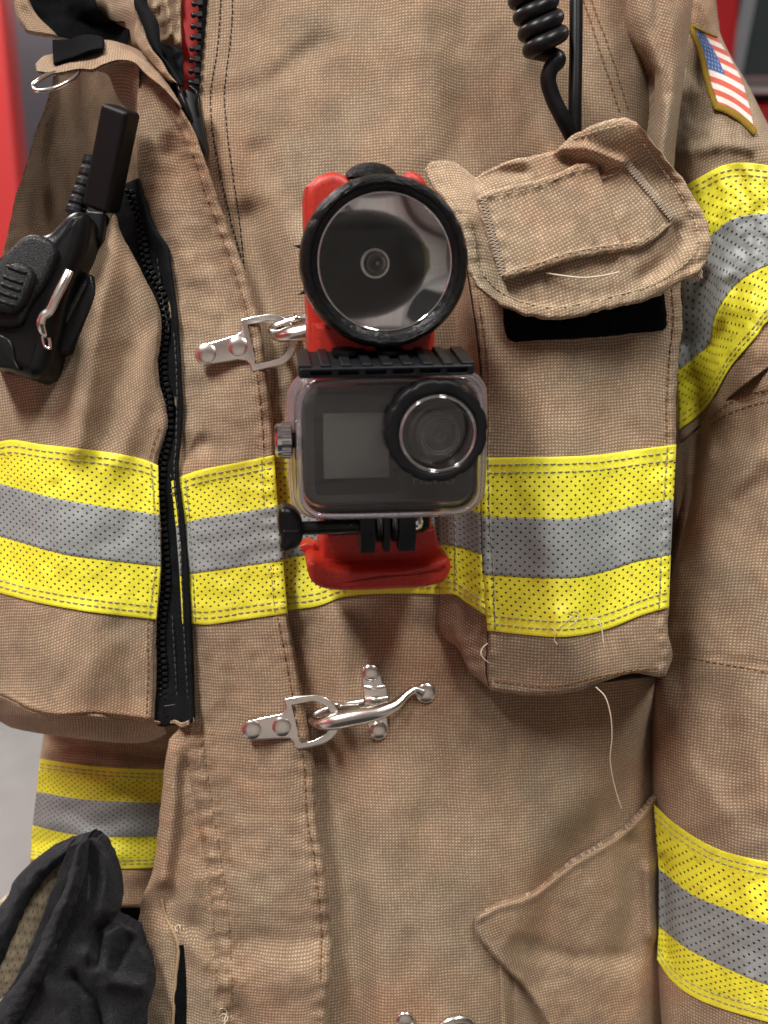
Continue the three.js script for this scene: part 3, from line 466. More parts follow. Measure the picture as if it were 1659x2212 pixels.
band(zPanel, [[-120, 965], [-40, 960], [0, 954], [25, 950], [91, 960], [156, 967], [255, 980], [309, 992], [341, 1005]], [[-120, 1015], [0, 1045], [109, 1074], [218, 1094], [344, 1112]], [[-120, 1125], [0, 1158], [135, 1196], [236, 1210], [347, 1223]], [[-120, 1250], [0, 1281], [73, 1300], [182, 1320], [255, 1329], [337, 1338]], { cross: [[[326, 1002], [334, 1112], [336, 1220], [322, 1334]]] });
band(zFlap, [[370, 1040], [385, 1032], [429, 1016], [509, 1000], [592, 983]], [[380, 1136], [400, 1132], [418, 1124], [509, 1109], [600, 1093]], [[388, 1243], [407, 1240], [509, 1225], [611, 1210]], [[394, 1348], [411, 1347], [447, 1349], [527, 1338], [621, 1325]], { cross: [[[400, 1034], [410, 1130], [416, 1240], [422, 1346]], [[565, 992], [572, 1100], [584, 1215], [594, 1328]]] });
const zBodyT = zBody;
band(zBodyT, [[565, 985], [700, 985], [960, 985]], [[570, 1100], [700, 1100], [960, 1100]], [[580, 1214], [680, 1195], [800, 1185], [975, 1178]], [[590, 1322], [640, 1316], [690, 1308], [740, 1290], [850, 1282], [968, 1284]], { step: 7 });

/* chest pocket */
const pkLeft = [[1004, 560], [1020, 660], [1030, 730], [1038, 810], [1041, 910], [1038, 988], [1040, 1080], [1041, 1190], [1047, 1290], [1054, 1340], [1052, 1400], [1050, 1450], [1059, 1491]];
const pkRight = [[1468, 560], [1471, 621], [1475, 694], [1467, 767], [1460, 876], [1461, 960], [1456, 1042], [1451, 1151], [1445, 1312], [1442, 1354], [1452, 1416], [1438, 1460]];
function zPocket(x, y) {
  const u = (x - 1036) / 420; let z = 16 + 11 * Math.sin(Math.PI * Math.min(1, Math.max(0, u * 0.92 + 0.04))) + 1.3 * N(x / 130, y / 160, 6.1) + 0.4 * N(x / 40, y / 50, 2.2);
  z += ridge(x, y, [[1180, 740], [1190, 900], [1200, 1200], [1230, 1440]], 60, 3.4) + ridge(x, y, [[1330, 740], [1330, 1000], [1310, 1380]], 46, -3) + ridge(x, y, [[1370, 930], [1410, 1010]], 24, -1.6);
  z += ridge(x, y, [[1210, 1330], [1215, 1380]], 26, 2) - 5 * sm(1380, 1500, y);
  z += hemD(x, y, pkLeft, 15) * 0.9 + hemD(x, y, pkRight, 18) * 0.9;
  return z;
}
{
  const k = grp('chest_pocket', coat, 'chest pocket with a torn flap and black closure patch');
  put('gusset', sheet({ t: [[980, 560], [1004, 560]], b: [[958, 1380], [987, 1398], [1016, 1453], [1042, 1474], [1059, 1491]], l: [[980, 560], [986, 800], [975, 1000], [948, 1110], [950, 1200], [950, 1283], [945, 1336], [958, 1380]], r: pkLeft, z: (x, y, u) => mix(zBody(960, y) + 3, zPocket(1040, y) - 0.5, Math.pow(u, 0.9)) + 1.8 * Math.sin(u * 6.5) * sm(0, 0.2, u) * (1 - u) + 0.8 * N(x / 20, y / 30, 2), step: 6, roll: [0, 0, 12, 6], depth: 4, skirt: 4 }), L0, k);
  band((x, y, u) => { const uu = Math.min(1, Math.max(0, (x - 950) / 90)); return mix(zBody(960, y) + 3, zPocket(1040, y) - 0.5, Math.pow(uu, 0.9)) + 1.8 * Math.sin(uu * 6.5) * sm(0, 0.2, uu) * (1 - uu); }, [[962, 1000], [1000, 1000], [1037, 990]], [[948, 1103], [990, 1100], [1038, 1108]], [[952, 1176], [985, 1180], [1040, 1196]], [[950, 1283], [983, 1285], [1005, 1300], [1053, 1332]], { step: 5, dz: 1.3, parent: k, cross: [[[982, 1110], [984, 1190], [983, 1280]]] });
  put('pocket_front', sheet({ t: [[1004, 560], [1468, 560]], b: [[1059, 1491], [1114, 1500], [1187, 1501], [1245, 1494], [1285, 1479], [1369, 1454], [1420, 1462], [1438, 1460]], l: pkLeft, r: pkRight, z: zPocket, step: 6, tint: worn([pkLeft, pkRight, [[1059, 1491], [1114, 1500], [1187, 1501], [1245, 1494], [1285, 1479], [1369, 1454], [1438, 1460]]], 12), roll: [0, 7, 9, 7], depth: 2, skirt: 3, wob: 1.5, warp: 1 }), L0, k);
  put('pocket_side', sheet({ t: [[1467, 600], [1455, 600]], b: [[1437, 1458], [1425, 1440]], l: pkRight.slice(1), r: pkRight.slice(1).map(p => [p[0] - 14, p[1]]), z: (x, y, u) => mix(zPocket(1455, y) - 3, -34, u), step: 10 }), L0, k);
  put('pocket_bottom', sheet({ t: [[1062, 1470], [1180, 1484], [1300, 1455], [1430, 1440]], b: [[1059, 1490], [1187, 1500], [1285, 1478], [1437, 1459]], l: [[1062, 1470], [1059, 1490]], r: [[1430, 1440], [1437, 1459]], z: (x, y, u, v) => mix(zBody(x, y) + 1, zPocket(x, y) - 3, v), step: 8 }), L0, k);
  band(zPocket, [[1038, 989], [1151, 987], [1223, 986], [1296, 982], [1369, 972], [1461, 960]], [[1040, 1116], [1151, 1120], [1242, 1120], [1314, 1107], [1387, 1089], [1455, 1078]], [[1043, 1240], [1151, 1247], [1242, 1247], [1314, 1232], [1369, 1214], [1449, 1198]], [[1053, 1362], [1114, 1369], [1205, 1376], [1260, 1371], [1314, 1358], [1387, 1329], [1445, 1312]], { parent: k, rows: [16, 33], cross: [[[1054, 990], [1058, 1120], [1066, 1240], [1070, 1364]], [[1442, 966], [1434, 1090], [1428, 1200], [1424, 1318]]] });
  put('closure_patch', sheet({ t: [[1085, 600], [1250, 600], [1432, 600]], b: [[1106, 739], [1180, 735], [1260, 731], [1360, 722], [1436, 714]], l: [[1085, 600], [1087, 680], [1092, 723], [1106, 739]], r: [[1432, 600], [1436, 650], [1441, 700], [1436, 714]], z: (x, y) => zPocket(x, y) + 1.2 + 0.5 * N(x / 12, y / 12, 2), tint: WHITE, step: 6, roll: [0, 5, 5, 5], depth: 1.3, skirt: 2, wob: 1.5 }), M.velcro, k);
  put('stitching', merge([...stitches(pkLeft.slice(1, 6).map(p => [p[0] + 15, p[1]]), (x, y) => zPocket(x, y) + 0.5), ...stitches(pkRight.slice(1, 6).map(p => [p[0] - 20, p[1]]), (x, y) => zPocket(x, y) + 0.5), ...stitches([[1070, 1470], [1190, 1482], [1285, 1462], [1425, 1440]], (x, y) => zPocket(x, y) + 0.5)]), M.brownThread, k, true);
  // flap
  const zPF = (x, y) => {
    let z = 38 + 5 * Math.sin(Math.PI * Math.min(1, Math.max(0, (x - 920) / 620))) + 1.0 * N(x / 110, y / 110, 5.5) + 0.3 * N(x / 36, y / 36, 1.9);
    z += 13 * sm(400, 262, y) * sm(1200, 1290, x) - 9 * sm(470, 340, y) * sm(1120, 960, x);
    z += ridge(x, y, [[1206, 322], [1262, 320], [1345, 352]], 11, 3.2) + ridge(x, y, [[1224, 344], [1290, 370]], 11, -4) + ridge(x, y, [[1030, 390], [1075, 372], [1130, 372]], 14, -3);
    z += ridge(x, y, [[1420, 615], [1480, 560], [1532, 520]], 20, 2.2) + ridge(x, y, [[1462, 500], [1444, 560], [1390, 600]], 18, -3.4) + ridge(x, y, [[1030, 440], [1045, 560], [1080, 610]], 20, -1.4);
    return z;
  };
  const f = grp('pocket_flap', k);
  const fl = [[918, 364], [933, 403], [960, 433], [993, 484], [1005, 531], [1010, 582], [1031, 621]], fb = [[1031, 621], [1042, 628], [1079, 658], [1135, 680], [1191, 689], [1235, 687], [1302, 669], [1376, 654], [1428, 635], [1469, 609], [1512, 588]], fr = [[1395, 286], [1421, 320], [1451, 360], [1484, 398], [1510, 442], [1531, 487], [1538, 531], [1525, 569], [1512, 588]], ft = [[918, 364], [930, 351], [960, 345], [987, 351], [1026, 383], [1042, 372], [1098, 346], [1146, 338], [1204, 322], [1217, 308], [1243, 288], [1284, 269], [1328, 256], [1350, 253], [1376, 264], [1395, 286]];
  const paler = (x, y) => { const c = tintCloth(x * 1.3 + 90, y * 1.3), w = sm(-0.1, 0.55, fbm(x / 46, y / 40, 12)) * 0.22; return [c[0] * (1.16 + w), c[1] * (1.22 + w), c[2] * (1.24 + w * 1.1)]; };   // sun-bleached thread
  put('flap_cloth', sheet({ t: ft, b: fb, l: fl, r: fr, z: zPF, step: 5, roll: [3, 4, 4, 4], depth: 0.8, skirt: 1.8, wob: 3.0, hem: [0, 27, 27, 27], hemH: 1.0, pucker: 0.4, lin: true, tint: worn([fl, fb, fr, ft], 10, paler, 0.4), grain: -0.16, warp: 0.8 }), L0, f);
  const inset = (pts, dx, dy) => pts.map(p => [p[0] + dx, p[1] + dy]);
  put('stitching', merge([...stitches([[946, 398], [985, 440], [1022, 500], [1030, 560], [1050, 600], [1085, 632], [1140, 655], [1200, 664], [1250, 656], [1330, 638], [1400, 618], [1452, 590], [1490, 560], [1508, 525], [1500, 478], [1470, 420], [1420, 352], [1388, 308]], (x, y) => zPF(x, y) + 0.7, { len: 10 }), ...stitches([[1240, 300], [1290, 283], [1350, 268]], (x, y) => zPF(x, y) + 0.3)]), M.thread, f, true);
  const zS2 = (x, y) => 0.3 * zPF(x, y) + 0.7 * zPF(1380, 460) + 2.2 + 0.3 * N(x / 30, y / 30, 6) + 0.6 * ridge(x, y, [[1420, 440], [1400, 500]], 24, 2) ;
  put('strap_end', sheet({ t: [[1290, 378], [1336, 360], [1350, 347], [1362, 346]], b: [[1330, 543], [1391, 532], [1414, 518], [1450, 486]], l: [[1290, 378], [1330, 543]], r: [[1362, 346], [1414, 412], [1462, 468], [1450, 486]], z: zS2, step: 4, roll: [3, 3, 3, 0], depth: 0.7, skirt: 1.8, wob: 2, lin: true, tint: paler, grain: -0.2, hem: [14, 0, 14, 0] }), L0, f);
  const zS1 = (x, y) => zPF(1180, 480) + 3.2 + 0.35 * N(x / 40, y / 40, 4) + 1.6 * Math.sin(Math.PI * Math.min(1, Math.max(0, (x - 1030) / 300)));
  put('strap', sheet({ t: [[1028, 425], [1064, 409], [1153, 390], [1209, 372], [1246, 354], [1287, 351]], b: [[1089, 603], [1172, 580], [1228, 561], [1302, 547], [1347, 540]], l: [[1028, 425], [1038, 470], [1052, 510], [1066, 556], [1089, 603]], r: [[1287, 351], [1300, 390], [1325, 460], [1340, 510], [1347, 540]], z: zS1, step: 4, roll: [3, 3, 3, 3], depth: 0.7, skirt: 1.8, wob: 1.6, lin: true, tint: worn([[[1028, 425], [1064, 409], [1153, 390], [1209, 372], [1246, 354], [1287, 351]], [[1089, 603], [1172, 580], [1228, 561], [1302, 547], [1347, 540]], [[1028, 425], [1052, 510], [1089, 603]]], 8, paler, 0.35), grain: -0.22, hem: [15, 0, 16, 24], hemH: 0.6 }), L0, f);
  const bars = [];   // zigzag bar tacks
  for (const [a, b, zf, w] of [[[1044, 430], [1088, 596], zS1, 15], [[1354, 352], [1454, 470], zS2, 15]]) for (let i = 0; i < 46; i++) { const t = i / 46, x = mix(a[0], b[0], t), y = mix(a[1], b[1], t), s = i % 2 ? 1 : -1, nx = (b[1] - a[1]), ny = -(b[0] - a[0]), n = Math.hypot(nx, ny), q0 = [x + s * nx / n * w / 2, y + s * ny / n * w / 2], q1 = [x - s * nx / n * w / 2, y - s * ny / n * w / 2 + 3]; bars.push(new THREE.TubeGeometry(new THREE.LineCurve3(P(q0[0], q0[1], zf(q0[0], q0[1]) + 1.0), P(q1[0], q1[1], zf(q1[0], q1[1]) + 1.0)), 1, 0.3, 4)); }
  put('bar_tack', merge(bars), std({ color: SRGB(166, 150, 132), roughness: 0.9 }), f, true);
  put('stitching', merge([...stitches([[1064, 424], [1153, 405], [1246, 369], [1284, 364]], (x, y) => zS1(x, y) + 0.9), ...stitches([[1100, 586], [1172, 565], [1228, 546], [1302, 532], [1342, 526]], (x, y) => zS1(x, y) + 0.9), ...stitches([[1300, 386], [1342, 370]], (x, y) => zS2(x, y) + 0.9), ...stitches([[1338, 528], [1391, 517], [1440, 482]], (x, y) => zS2(x, y) + 0.9)]), M.thread, f, true);
  // loose threads
  const hair = (pts, r = 0.22) => tube(pts, r, 40, 5);
  put('loose_thread', hair([P(1180, 590, 45), P(1218, 596, 46.5), P(1260, 600, 47), P(1300, 596, 46.5), P(1338, 588, 45)], 0.34), M.paleThread, f);
  put('loose_thread', hair([P(1287, 1484, 26), P(1306, 1503, 27), P(1318, 1540, 26), P(1322, 1590, 22), P(1318, 1640, 17), P(1328, 1700, 10), P(1342, 1745, 5)], 0.26), M.paleThread, k);
  put('loose_thread', hair([P(1053, 1390, 24), P(1042, 1400, 27), P(1039, 1412, 28), P(1046, 1424, 27), P(1056, 1432, 24)], 0.26), M.paleThread, k);
  put('loose_thread', hair([P(1272, 1336, 29), P(1290, 1338, 30), P(1298, 1352, 30), P(1304, 1390, 29)], 0.28), M.paleThread, k);
  for (const q of [[1205, 1360, 1222, 1344, 1236, 1330, 1228, 1322], [1232, 1352, 1246, 1340, 1250, 1326, 1240, 1318], [1190, 1352, 1200, 1366, 1198, 1384, 1204, 1392]]) put('loose_thread', hair([0, 2, 4, 6].map((i, n) => P(q[i], q[i + 1], zPocket(q[i], q[i + 1]) + 1.2 + 0.5 * (n % 2))), 0.17), M.paleThread, k);
  for (let i = 0; i < 20; i++) { const t = i / 20, x = 1488 + 26 * t + 4 * rnd(), y = 600 - 16 * t; put('fray', hair([P(x, y - 8, 34), P(x + 4 * rnd(), y + 1, 36), P(x + 14 * rnd() - 3, y + 8 + 9 * rnd(), 34 + 4 * rnd())], 0.13), M.paleThread, f); }
}
/* lower pocket flap at the bottom right */
{
  const z = (x, y) => zBody(x, y) * 0.85 + 3.4 + ridge(x, y, [[1368, 1830], [1372, 1960], [1355, 2060]], 34, -6) + ridge(x, y, [[1400, 1880], [1408, 2020]], 16, 5) + ridge(x, y, [[1120, 2040], [1240, 2068], [1330, 2068]], 20, -2) + ridge(x, y, [[1100, 2000], [1200, 2150]], 40, 1.2) + 0.4 * N(x / 26, y / 26, 2);
  const k = grp('hip_pocket', coat, 'hip pocket with a pointed flap corner');
  const lf = [[1028, 1980], [1027, 2004], [1030, 2024], [1054, 2054], [1081, 2085], [1130, 2134], [1173, 2199], [1240, 2320]], tp = [[1028, 1980], [1077, 1954], [1151, 1930], [1195, 1897], [1239, 1862], [1305, 1823], [1353, 1790], [1407, 1731], [1440, 1690]];
  put('flap_cloth', sheet({ t: tp, b: [[1240, 2320], [1470, 2320]], l: lf, r: [[1440, 1690], [1465, 2000], [1470, 2320]], z, step: 7, hem: [18, 0, 0, 16], roll: [6, 0, 0, 7], depth: 2, skirt: 4, wob: 1.2, pucker: 0.15 }), L0, k);
  put('pocket_front', sheet({ t: [[1076, 2080], [1110, 2100], [1180, 2160]], b: [[1080, 2320], [1130, 2320], [1220, 2320]], l: [[1076, 2080], [1082, 2200], [1080, 2320]], r: [[1180, 2160], [1220, 2320]], z: (x, y) => zBody(x, y) + 1.6 - 1.5 * Math.exp(-(((x - 1108) / 5) ** 2)), step: 6, roll: [0, 0, 0, 5], skirt: 2 }), L0, k);
}

/* right arm of the picture: shoulder fold, upper sleeve, forearm */
put('shoulder_fold', sheet({ t: [[1318, -90], [1420, -90], [1505, -90]], b: [[1390, 460], [1425, 470], [1452, 460]], l: [[1318, -90], [1340, 0], [1362, 85], [1392, 130], [1410, 160], [1414, 220], [1404, 300], [1395, 380], [1390, 460]], r: [[1505, -90], [1495, 22], [1484, 111], [1473, 204], [1458, 334], [1452, 460]], z: (x, y, u) => -18 + 20 * Math.sin(Math.PI * Math.min(1, u * 0.8 + 0.1)) + 1.6 * N(x / 30, y / 80, 3) + ridge(x, y, [[1425, -60], [1420, 60], [1440, 200]], 14, -3) + 1.5 * ridge(x, y, [[1450, 20], [1470, 140]], 12, 1), step: 6, roll: [0, 14, 0, 12], depth: 6, skirt: 10, grain: 0.5 }), L0, coat);
const sleeve = grp('sleeve', coat, 'sleeve with a flag patch and wide reflective band');
const zSl = (x, y) => { const u = (x - 1440) / 330; let z = -42 + 40 * Math.sin(Math.PI * 0.5 * Math.min(1, Math.max(0, u * 1.3))) - 34 * sm(480, 900, y) * (1 - sm(0.1, 0.6, u)) + 2.5 * N(x / 50, y / 70, 3) + 0.8 * N(x / 20, y / 26, 5); if (y < 330) z -= 26 * sm(330, 60, y) * u * 2.2; z += ridge(x, y, [[1490, 330], [1560, 312], [1610, 318]], 15, 3) + ridge(x, y, [[1560, 600], [1548, 680], [1500, 790]], 20, 5) + ridge(x, y, [[1520, 600], [1490, 740]], 18, -6); return z; };
put('upper_sleeve', sheet({ t: [[1440, -90], [1535, -90]], b: [[1440, 985], [1530, 905], [1600, 840], [1700, 770], [1800, 720]], l: [[1440, -90], [1470, 30], [1455, 200], [1440, 400], [1432, 700], [1440, 985]], r: [[1538, -90], [1547, 22], [1557, 74], [1581, 125], [1612, 176], [1645, 240], [1690, 330], [1750, 500], [1800, 720]], z: zSl, step: 7, roll: [0, 40, 0, 0], depth: 20, skirt: 12, grain: 0.25 }), L0, sleeve);
band(zSl, [[1450, 420], [1506, 386], [1573, 354], [1659, 357], [1735, 380]], [[1445, 600], [1500, 540], [1540, 505], [1581, 474], [1659, 461], [1770, 470]], [[1440, 815], [1472, 794], [1510, 763], [1534, 739], [1541, 694], [1558, 655], [1597, 607], [1659, 572], [1790, 540]], [[1440, 950], [1461, 933], [1524, 881], [1579, 791], [1635, 725], [1659, 694], [1800, 640]], { parent: sleeve, step: 5, dz: 1.3 });
{
  const cv = document.createElement('canvas'); cv.width = 380; cv.height = 260; const c = cv.getContext('2d');
  for (let i = 0; i < 13; i++) { c.fillStyle = i % 2 ? '#e9ddd6' : '#d0604c'; c.fillRect(0, i * 20, 380, 20.5); }
  c.fillStyle = '#446098'; c.fillRect(0, 0, 190, 140); c.fillStyle = '#c9d3e2';
  for (let r = 0; r < 9; r++) for (let k = 0; k < (r % 2 ? 5 : 6); k++) { const x = 16 + k * 31 + (r % 2 ? 16 : 0), y = 12 + r * 14.6; c.beginPath(); for (let i = 0; i < 10; i++) { const a = -Math.PI / 2 + i * Math.PI / 5, q = i % 2 ? 2.6 : 6.4; c.lineTo(x + q * Math.cos(a), y + q * Math.sin(a)); } c.fill(); }
  for (let i = 0; i < 1500; i++) { c.fillStyle = rnd() < 0.5 ? 'rgba(255,255,255,0.13)' : 'rgba(40,20,20,0.12)'; c.fillRect(rnd() * 380, rnd() * 260, 2, 6); }
  const t = new THREE.CanvasTexture(cv); t.colorSpace = THREE.SRGBColorSpace;
  const ft = [[1491, 52], [1520, 68], [1548, 80]], fb = [[1546, 230], [1570, 238], [1600, 256], [1632, 286]], fL = [[1491, 52], [1515, 120], [1530, 180], [1546, 230]], fR = [[1548, 80], [1580, 130], [1605, 180], [1632, 286]];
  const k = grp('flag_patch', sleeve, 'embroidered flag patch with a gold border');
  const zz = (x, y) => zSl(x, y) + 1.4 - (x > 1560 ? 0 : 0);
  const sil = [[1538, -90], [1547, 22], [1557, 74], [1581, 125], [1612, 176], [1645, 240], [1690, 330]], rollZ = (x, y) => { const s = Math.max(0, 1 - Math.min(dist(x, y, sil)[0] * 1.12, 40) / 40); return zSl(x, y) + 1.9 - 20 * (1 - Math.sqrt(Math.max(0, 1 - s * s))); };
  put('patch_cloth', sheet({ t: ft, b: fb, l: fL, r: fR, z: rollZ, uv01: true, tint: WHITE, step: 4, skirt: 0.8 }), std({ map: t, roughness: 0.85, bumpMap: fuzzBump, bumpScale: 0.0004, side: THREE.DoubleSide }), k);
  const gold = std({ color: SRGB(196, 158, 40), roughness: 0.75, bumpMap: grainBump, bumpScale: 0.0006 }), gb = [];
  const rimPts = [...curve(fL, 24).map(p => [p[0], p[1], 0]), ...curve(fb, 20).map((p, i) => [p[0], p[1], i / 20])];
  for (let i = 1; i < rimPts.length; i++) { const a = rimPts[i - 1], b = rimPts[i]; for (let q = 0; q < 3; q++) { const x = mix(a[0], b[0], q / 3), y = mix(a[1], b[1], q / 3), u = mix(a[2], b[2], q / 3), g = new THREE.SphereGeometry(1, 7, 5); g.scale(1.7, 0.55, 0.9); g.rotateZ((i < 25 ? 0.15 : 1.1) + (rnd() - 0.5) * 0.4); const p = P(x, y, rollZ(x, y, u) + 0.2); g.translate(p.x, p.y, p.z); gb.push(g); } }
  put('border', merge(gb), gold, k);
  put('border', tube(curve(ft, 12).map((p, i) => P(p[0], p[1], rollZ(p[0], p[1], i / 12) + 0.2)), 0.6, 20, 6), gold, k);
}
put('shoulder_strap', sheet({ t: [[1500, -90], [1545, -90]], b: [[1538, 92], [1555, 96]], l: [[1500, -90], [1515, 0], [1530, 50], [1538, 92]], r: [[1545, -90], [1549, 20], [1553, 60], [1555, 96]], z: (x, y) => -56 + 2 * N(x / 14, y / 20, 2), step: 5, roll: [0, 4, 4, 0], wob: 2, skirt: 2 }), L0, sleeve);
const zFa = (x, y) => { let ex = 1404; const e = [[1500, 1041], [1489, 1093], [1465, 1180], [1440, 1290], [1415, 1420], [1404, 1540], [1408, 1700], [1424, 1880], [1420, 2000], [1425, 2212]]; for (let i = 1; i < e.length; i++) if (y >= e[i - 1][1] && y <= e[i][1]) ex = mix(e[i - 1][0], e[i][0], (y - e[i - 1][1]) / (e[i][1] - e[i - 1][1])); if (y < 1041) ex = 1500 + (1041 - y) * 0.25; if (y > 2212) ex = 1425;
  const u = Math.max(0, (x - ex) / 300); let z = -34 + 58 * Math.sin(Math.PI * 0.5 * Math.min(1, u)) + 2.6 * N(x / 80, y / 130, 7) + 0.8 * N(x / 30, y / 40, 1); z += ridge(x, y, [[1570, 1080], [1620, 1000], [1700, 940]], 30, 5) + ridge(x, y, [[1560, 960], [1620, 880], [1680, 850]], 22, -3) + ridge(x, y, [[1470, 1200], [1560, 1090], [1660, 1040]], 26, -3) + ridge(x, y, [[1430, 1860], [1440, 2060]], 16, -5) + ridge(x, y, [[1440, 1500], [1480, 1640], [1560, 1760]], 34, 3) + ridge(x, y, [[1540, 1500], [1600, 1700]], 40, -2.4); z -= 1.0 * Math.exp(-((dist(x, y, [[1445, 1402], [1540, 1418], [1680, 1442]])[0] / 5) ** 2)) + 0.9 * Math.exp(-((dist(x, y, [[1520, 919], [1562, 885], [1614, 864], [1700, 845]])[0] / 5) ** 2)); return z; };
const fore = put('forearm', sheet({ t: [[1705, 688], [1760, 660], [1830, 640]], b: [[1430, 2330], [1600, 2330], [1900, 2330]], l: [[1705, 688], [1659, 711], [1614, 746], [1565, 805], [1538, 850], [1520, 919], [1510, 971], [1499, 1041], [1489, 1093], [1465, 1180], [1440, 1290], [1415, 1420], [1404, 1540], [1408, 1700], [1415, 1740], [1424, 1880], [1420, 2000], [1416, 2070], [1425, 2212], [1430, 2330]], r: [[1830, 640], [1880, 1400], [1900, 2330]], z: zFa, step: 8, roll: [30, 0, 0, 26], depth: 14, skirt: 14, grain: 0.06, warp: 0.8 }), L0, sleeve);
band(zFa, [[1413, 1738], [1458, 1779], [1545, 1832], [1659, 1862], [1780, 1870]], [[1424, 1878], [1493, 1932], [1567, 1963], [1659, 1996], [1790, 2010]], [[1424, 2002], [1480, 2046], [1567, 2090], [1659, 2127], [1800, 2150]], [[1420, 2074], [1449, 2116], [1502, 2156], [1659, 2208], [1800, 2240]], { parent: sleeve, dz: 1.2, step: 6 });
put('stitching', merge([...stitches([[1450, 1414], [1540, 1430], [1700, 1458]], (x, y) => zFa(x, y) + 0.4), ...stitches([[1525, 926], [1566, 898], [1618, 877], [1700, 862]], (x, y) => zFa(x, y) + 0.4), ...stitches([[1530, 908], [1566, 876], [1614, 852], [1700, 834]], (x, y) => zFa(x, y) + 0.4)]), M.brownThread, sleeve, true);

/* far arm hanging at the lower left, out of focus */
{
  const k = grp('far_sleeve', coat, 'far sleeve cuff with its own reflective band');
  const z = (x, y) => -78 + 16 * Math.sin(Math.PI * Math.min(1, Math.max(0, (x - 66) / 330))) + 3 * N(x / 70, y / 40, 2) + ridge(x, y, [[100, 1600], [200, 1612], [360, 1640]], 16, -6);
  put('cuff', sheet({ t: [[92, 1560], [230, 1560], [400, 1560]], b: [[72, 1960], [220, 1960], [400, 1960]], l: [[96, 1560], [92, 1600], [85, 1650], [78, 1720], [70, 1790], [65, 1860], [72, 1960]], r: [[400, 1560], [400, 1960]], z, step: 9, roll: [0, 0, 0, 26], depth: 14, skirt: 8 }), L0, k);
  band(z, [[86, 1640], [179, 1653], [265, 1660], [400, 1664]], [[79, 1710], [172, 1726], [260, 1732], [400, 1736]], [[70, 1782], [132, 1798], [212, 1807], [400, 1806]], [[66, 1855], [140, 1868], [245, 1876], [400, 1872]], { parent: k, rows: [10, 18], dz: 1.2, step: 8 });
  put('black_backing', sheet({ t: [[200, 1930], [420, 1930]], b: [[200, 2330], [420, 2330]], l: [[200, 1930], [200, 2330]], r: [[420, 1930], [420, 2330]], z: () => -96, tint: WHITE, step: 20 }), M.velcro, k);  // flat black sheet behind the cuff and glove
}
/* side slit by the glove */
{
  const k = grp('hand_warmer_slit', coat);
  put('slit_black_strip', sheet({ t: [[386, 2042], [394, 2042]], b: [[372, 2330], [400, 2330]], l: [[384, 2042], [378, 2120], [372, 2330]], r: [[396, 2042], [402, 2120], [400, 2330]], z: (x, y) => zFlap(x, y) + 0.5, tint: WHITE, step: 5, skirt: 0.4 }), M.velcro, k);  // black strip laid on the flap where the slit runs
  put('welt', taper([[349, 1942], [360, 1985], [376, 2015], [385, 2045], [380, 2110], [373, 2230], [372, 2330]].map(p => P(p[0], p[1], zFlap(p[0], p[1]) + 0.3)), [0.4, 0.6, 0.7, 0.7, 0.7, 0.7, 0.7], 60, 8, 0.7), std({ color: SRGB(164, 136, 104), roughness: 0.95 }), k);
}
/* seams sewn through the body */
put('stitching', merge([...stitches([[480, -60], [470, 100], [455, 200], [458, 270], [473, 360], [500, 480], [522, 560]], (x, y) => zBody(x, y) + 0.25, { gap: 2.5 }), ...stitches([[503, -60], [500, 60], [485, 200], [488, 260], [500, 360], [520, 500], [530, 600]], (x, y) => zBody(x, y) + 0.25, { gap: 2.5 })]), M.blackThread, coat, true);
put('stitching', merge([...stitches([[1240, -60], [1268, 22], [1300, 120], [1340, 245]], (x, y) => zBody(x, y) + 0.4), ...stitches([[1262, -60], [1285, 20], [1318, 110], [1358, 240]], (x, y) => zBody(x, y) + 0.4), ...stitches(flapRight.slice(4, 28).map(p => [p[0] - 23, p[1]]), (x, y) => zFlap(x, y) + 0.3), ...stitches([[36, 1515], [76, 1533], [132, 1541], [198, 1537], [291, 1547], [325, 1553]], (x, y) => zPanel(x, y) + 0.3), ...stitches(panelRight.slice(11).map(p => [p[0] - 16, p[1]]), (x, y) => zPanel(x, y) + 0.3), ...stitches(seamA.slice(0, 6), (x, y) => zFlap(x, y) + 0.2), ...stitches(seamB.slice(0, 6), (x, y) => zFlap(x, y) + 0.2)]), M.brownThread, coat, true);

/* ---------- clasps riveted to the coat ---------- */
const rivet = (x, y, z, r, h = 0.9) => { const c = P(x, y, z), R = r / PX * (DMM - z) / DMM, g = lathe([[0.001, h], [R * 0.3, h * 0.96], [R * 0.6, h * 0.8], [R * 0.85, h * 0.45], [R * 0.97, h * 0.15], [R, -0.2], [R * 0.9, -0.6]], 32); g.translate(c.x, c.y, c.z); return g; };
function tilt(g, at, rx, ry) { g.translate(-at.x, -at.y, -at.z); g.rotateX(rx); g.rotateY(ry); g.translate(at.x, at.y, at.z); return g; }
function dPlate(k, label, tail, holes, rv, rr) {
  const g = grp('clasp_ring', coat, label), z = zFlap(rv[1][0], rv[1][1]) + 2.2;
  put('ring_plate', slab(mm(tail, z), z - 1.0, z + 0.9, 0.55, [mm(holes, z)], false, 3), M.nickel, g);
  for (const p of rv) put('rivet', rivet(p[0], p[1], z + 0.9, rr, 0.75), M.nickel, g);
}
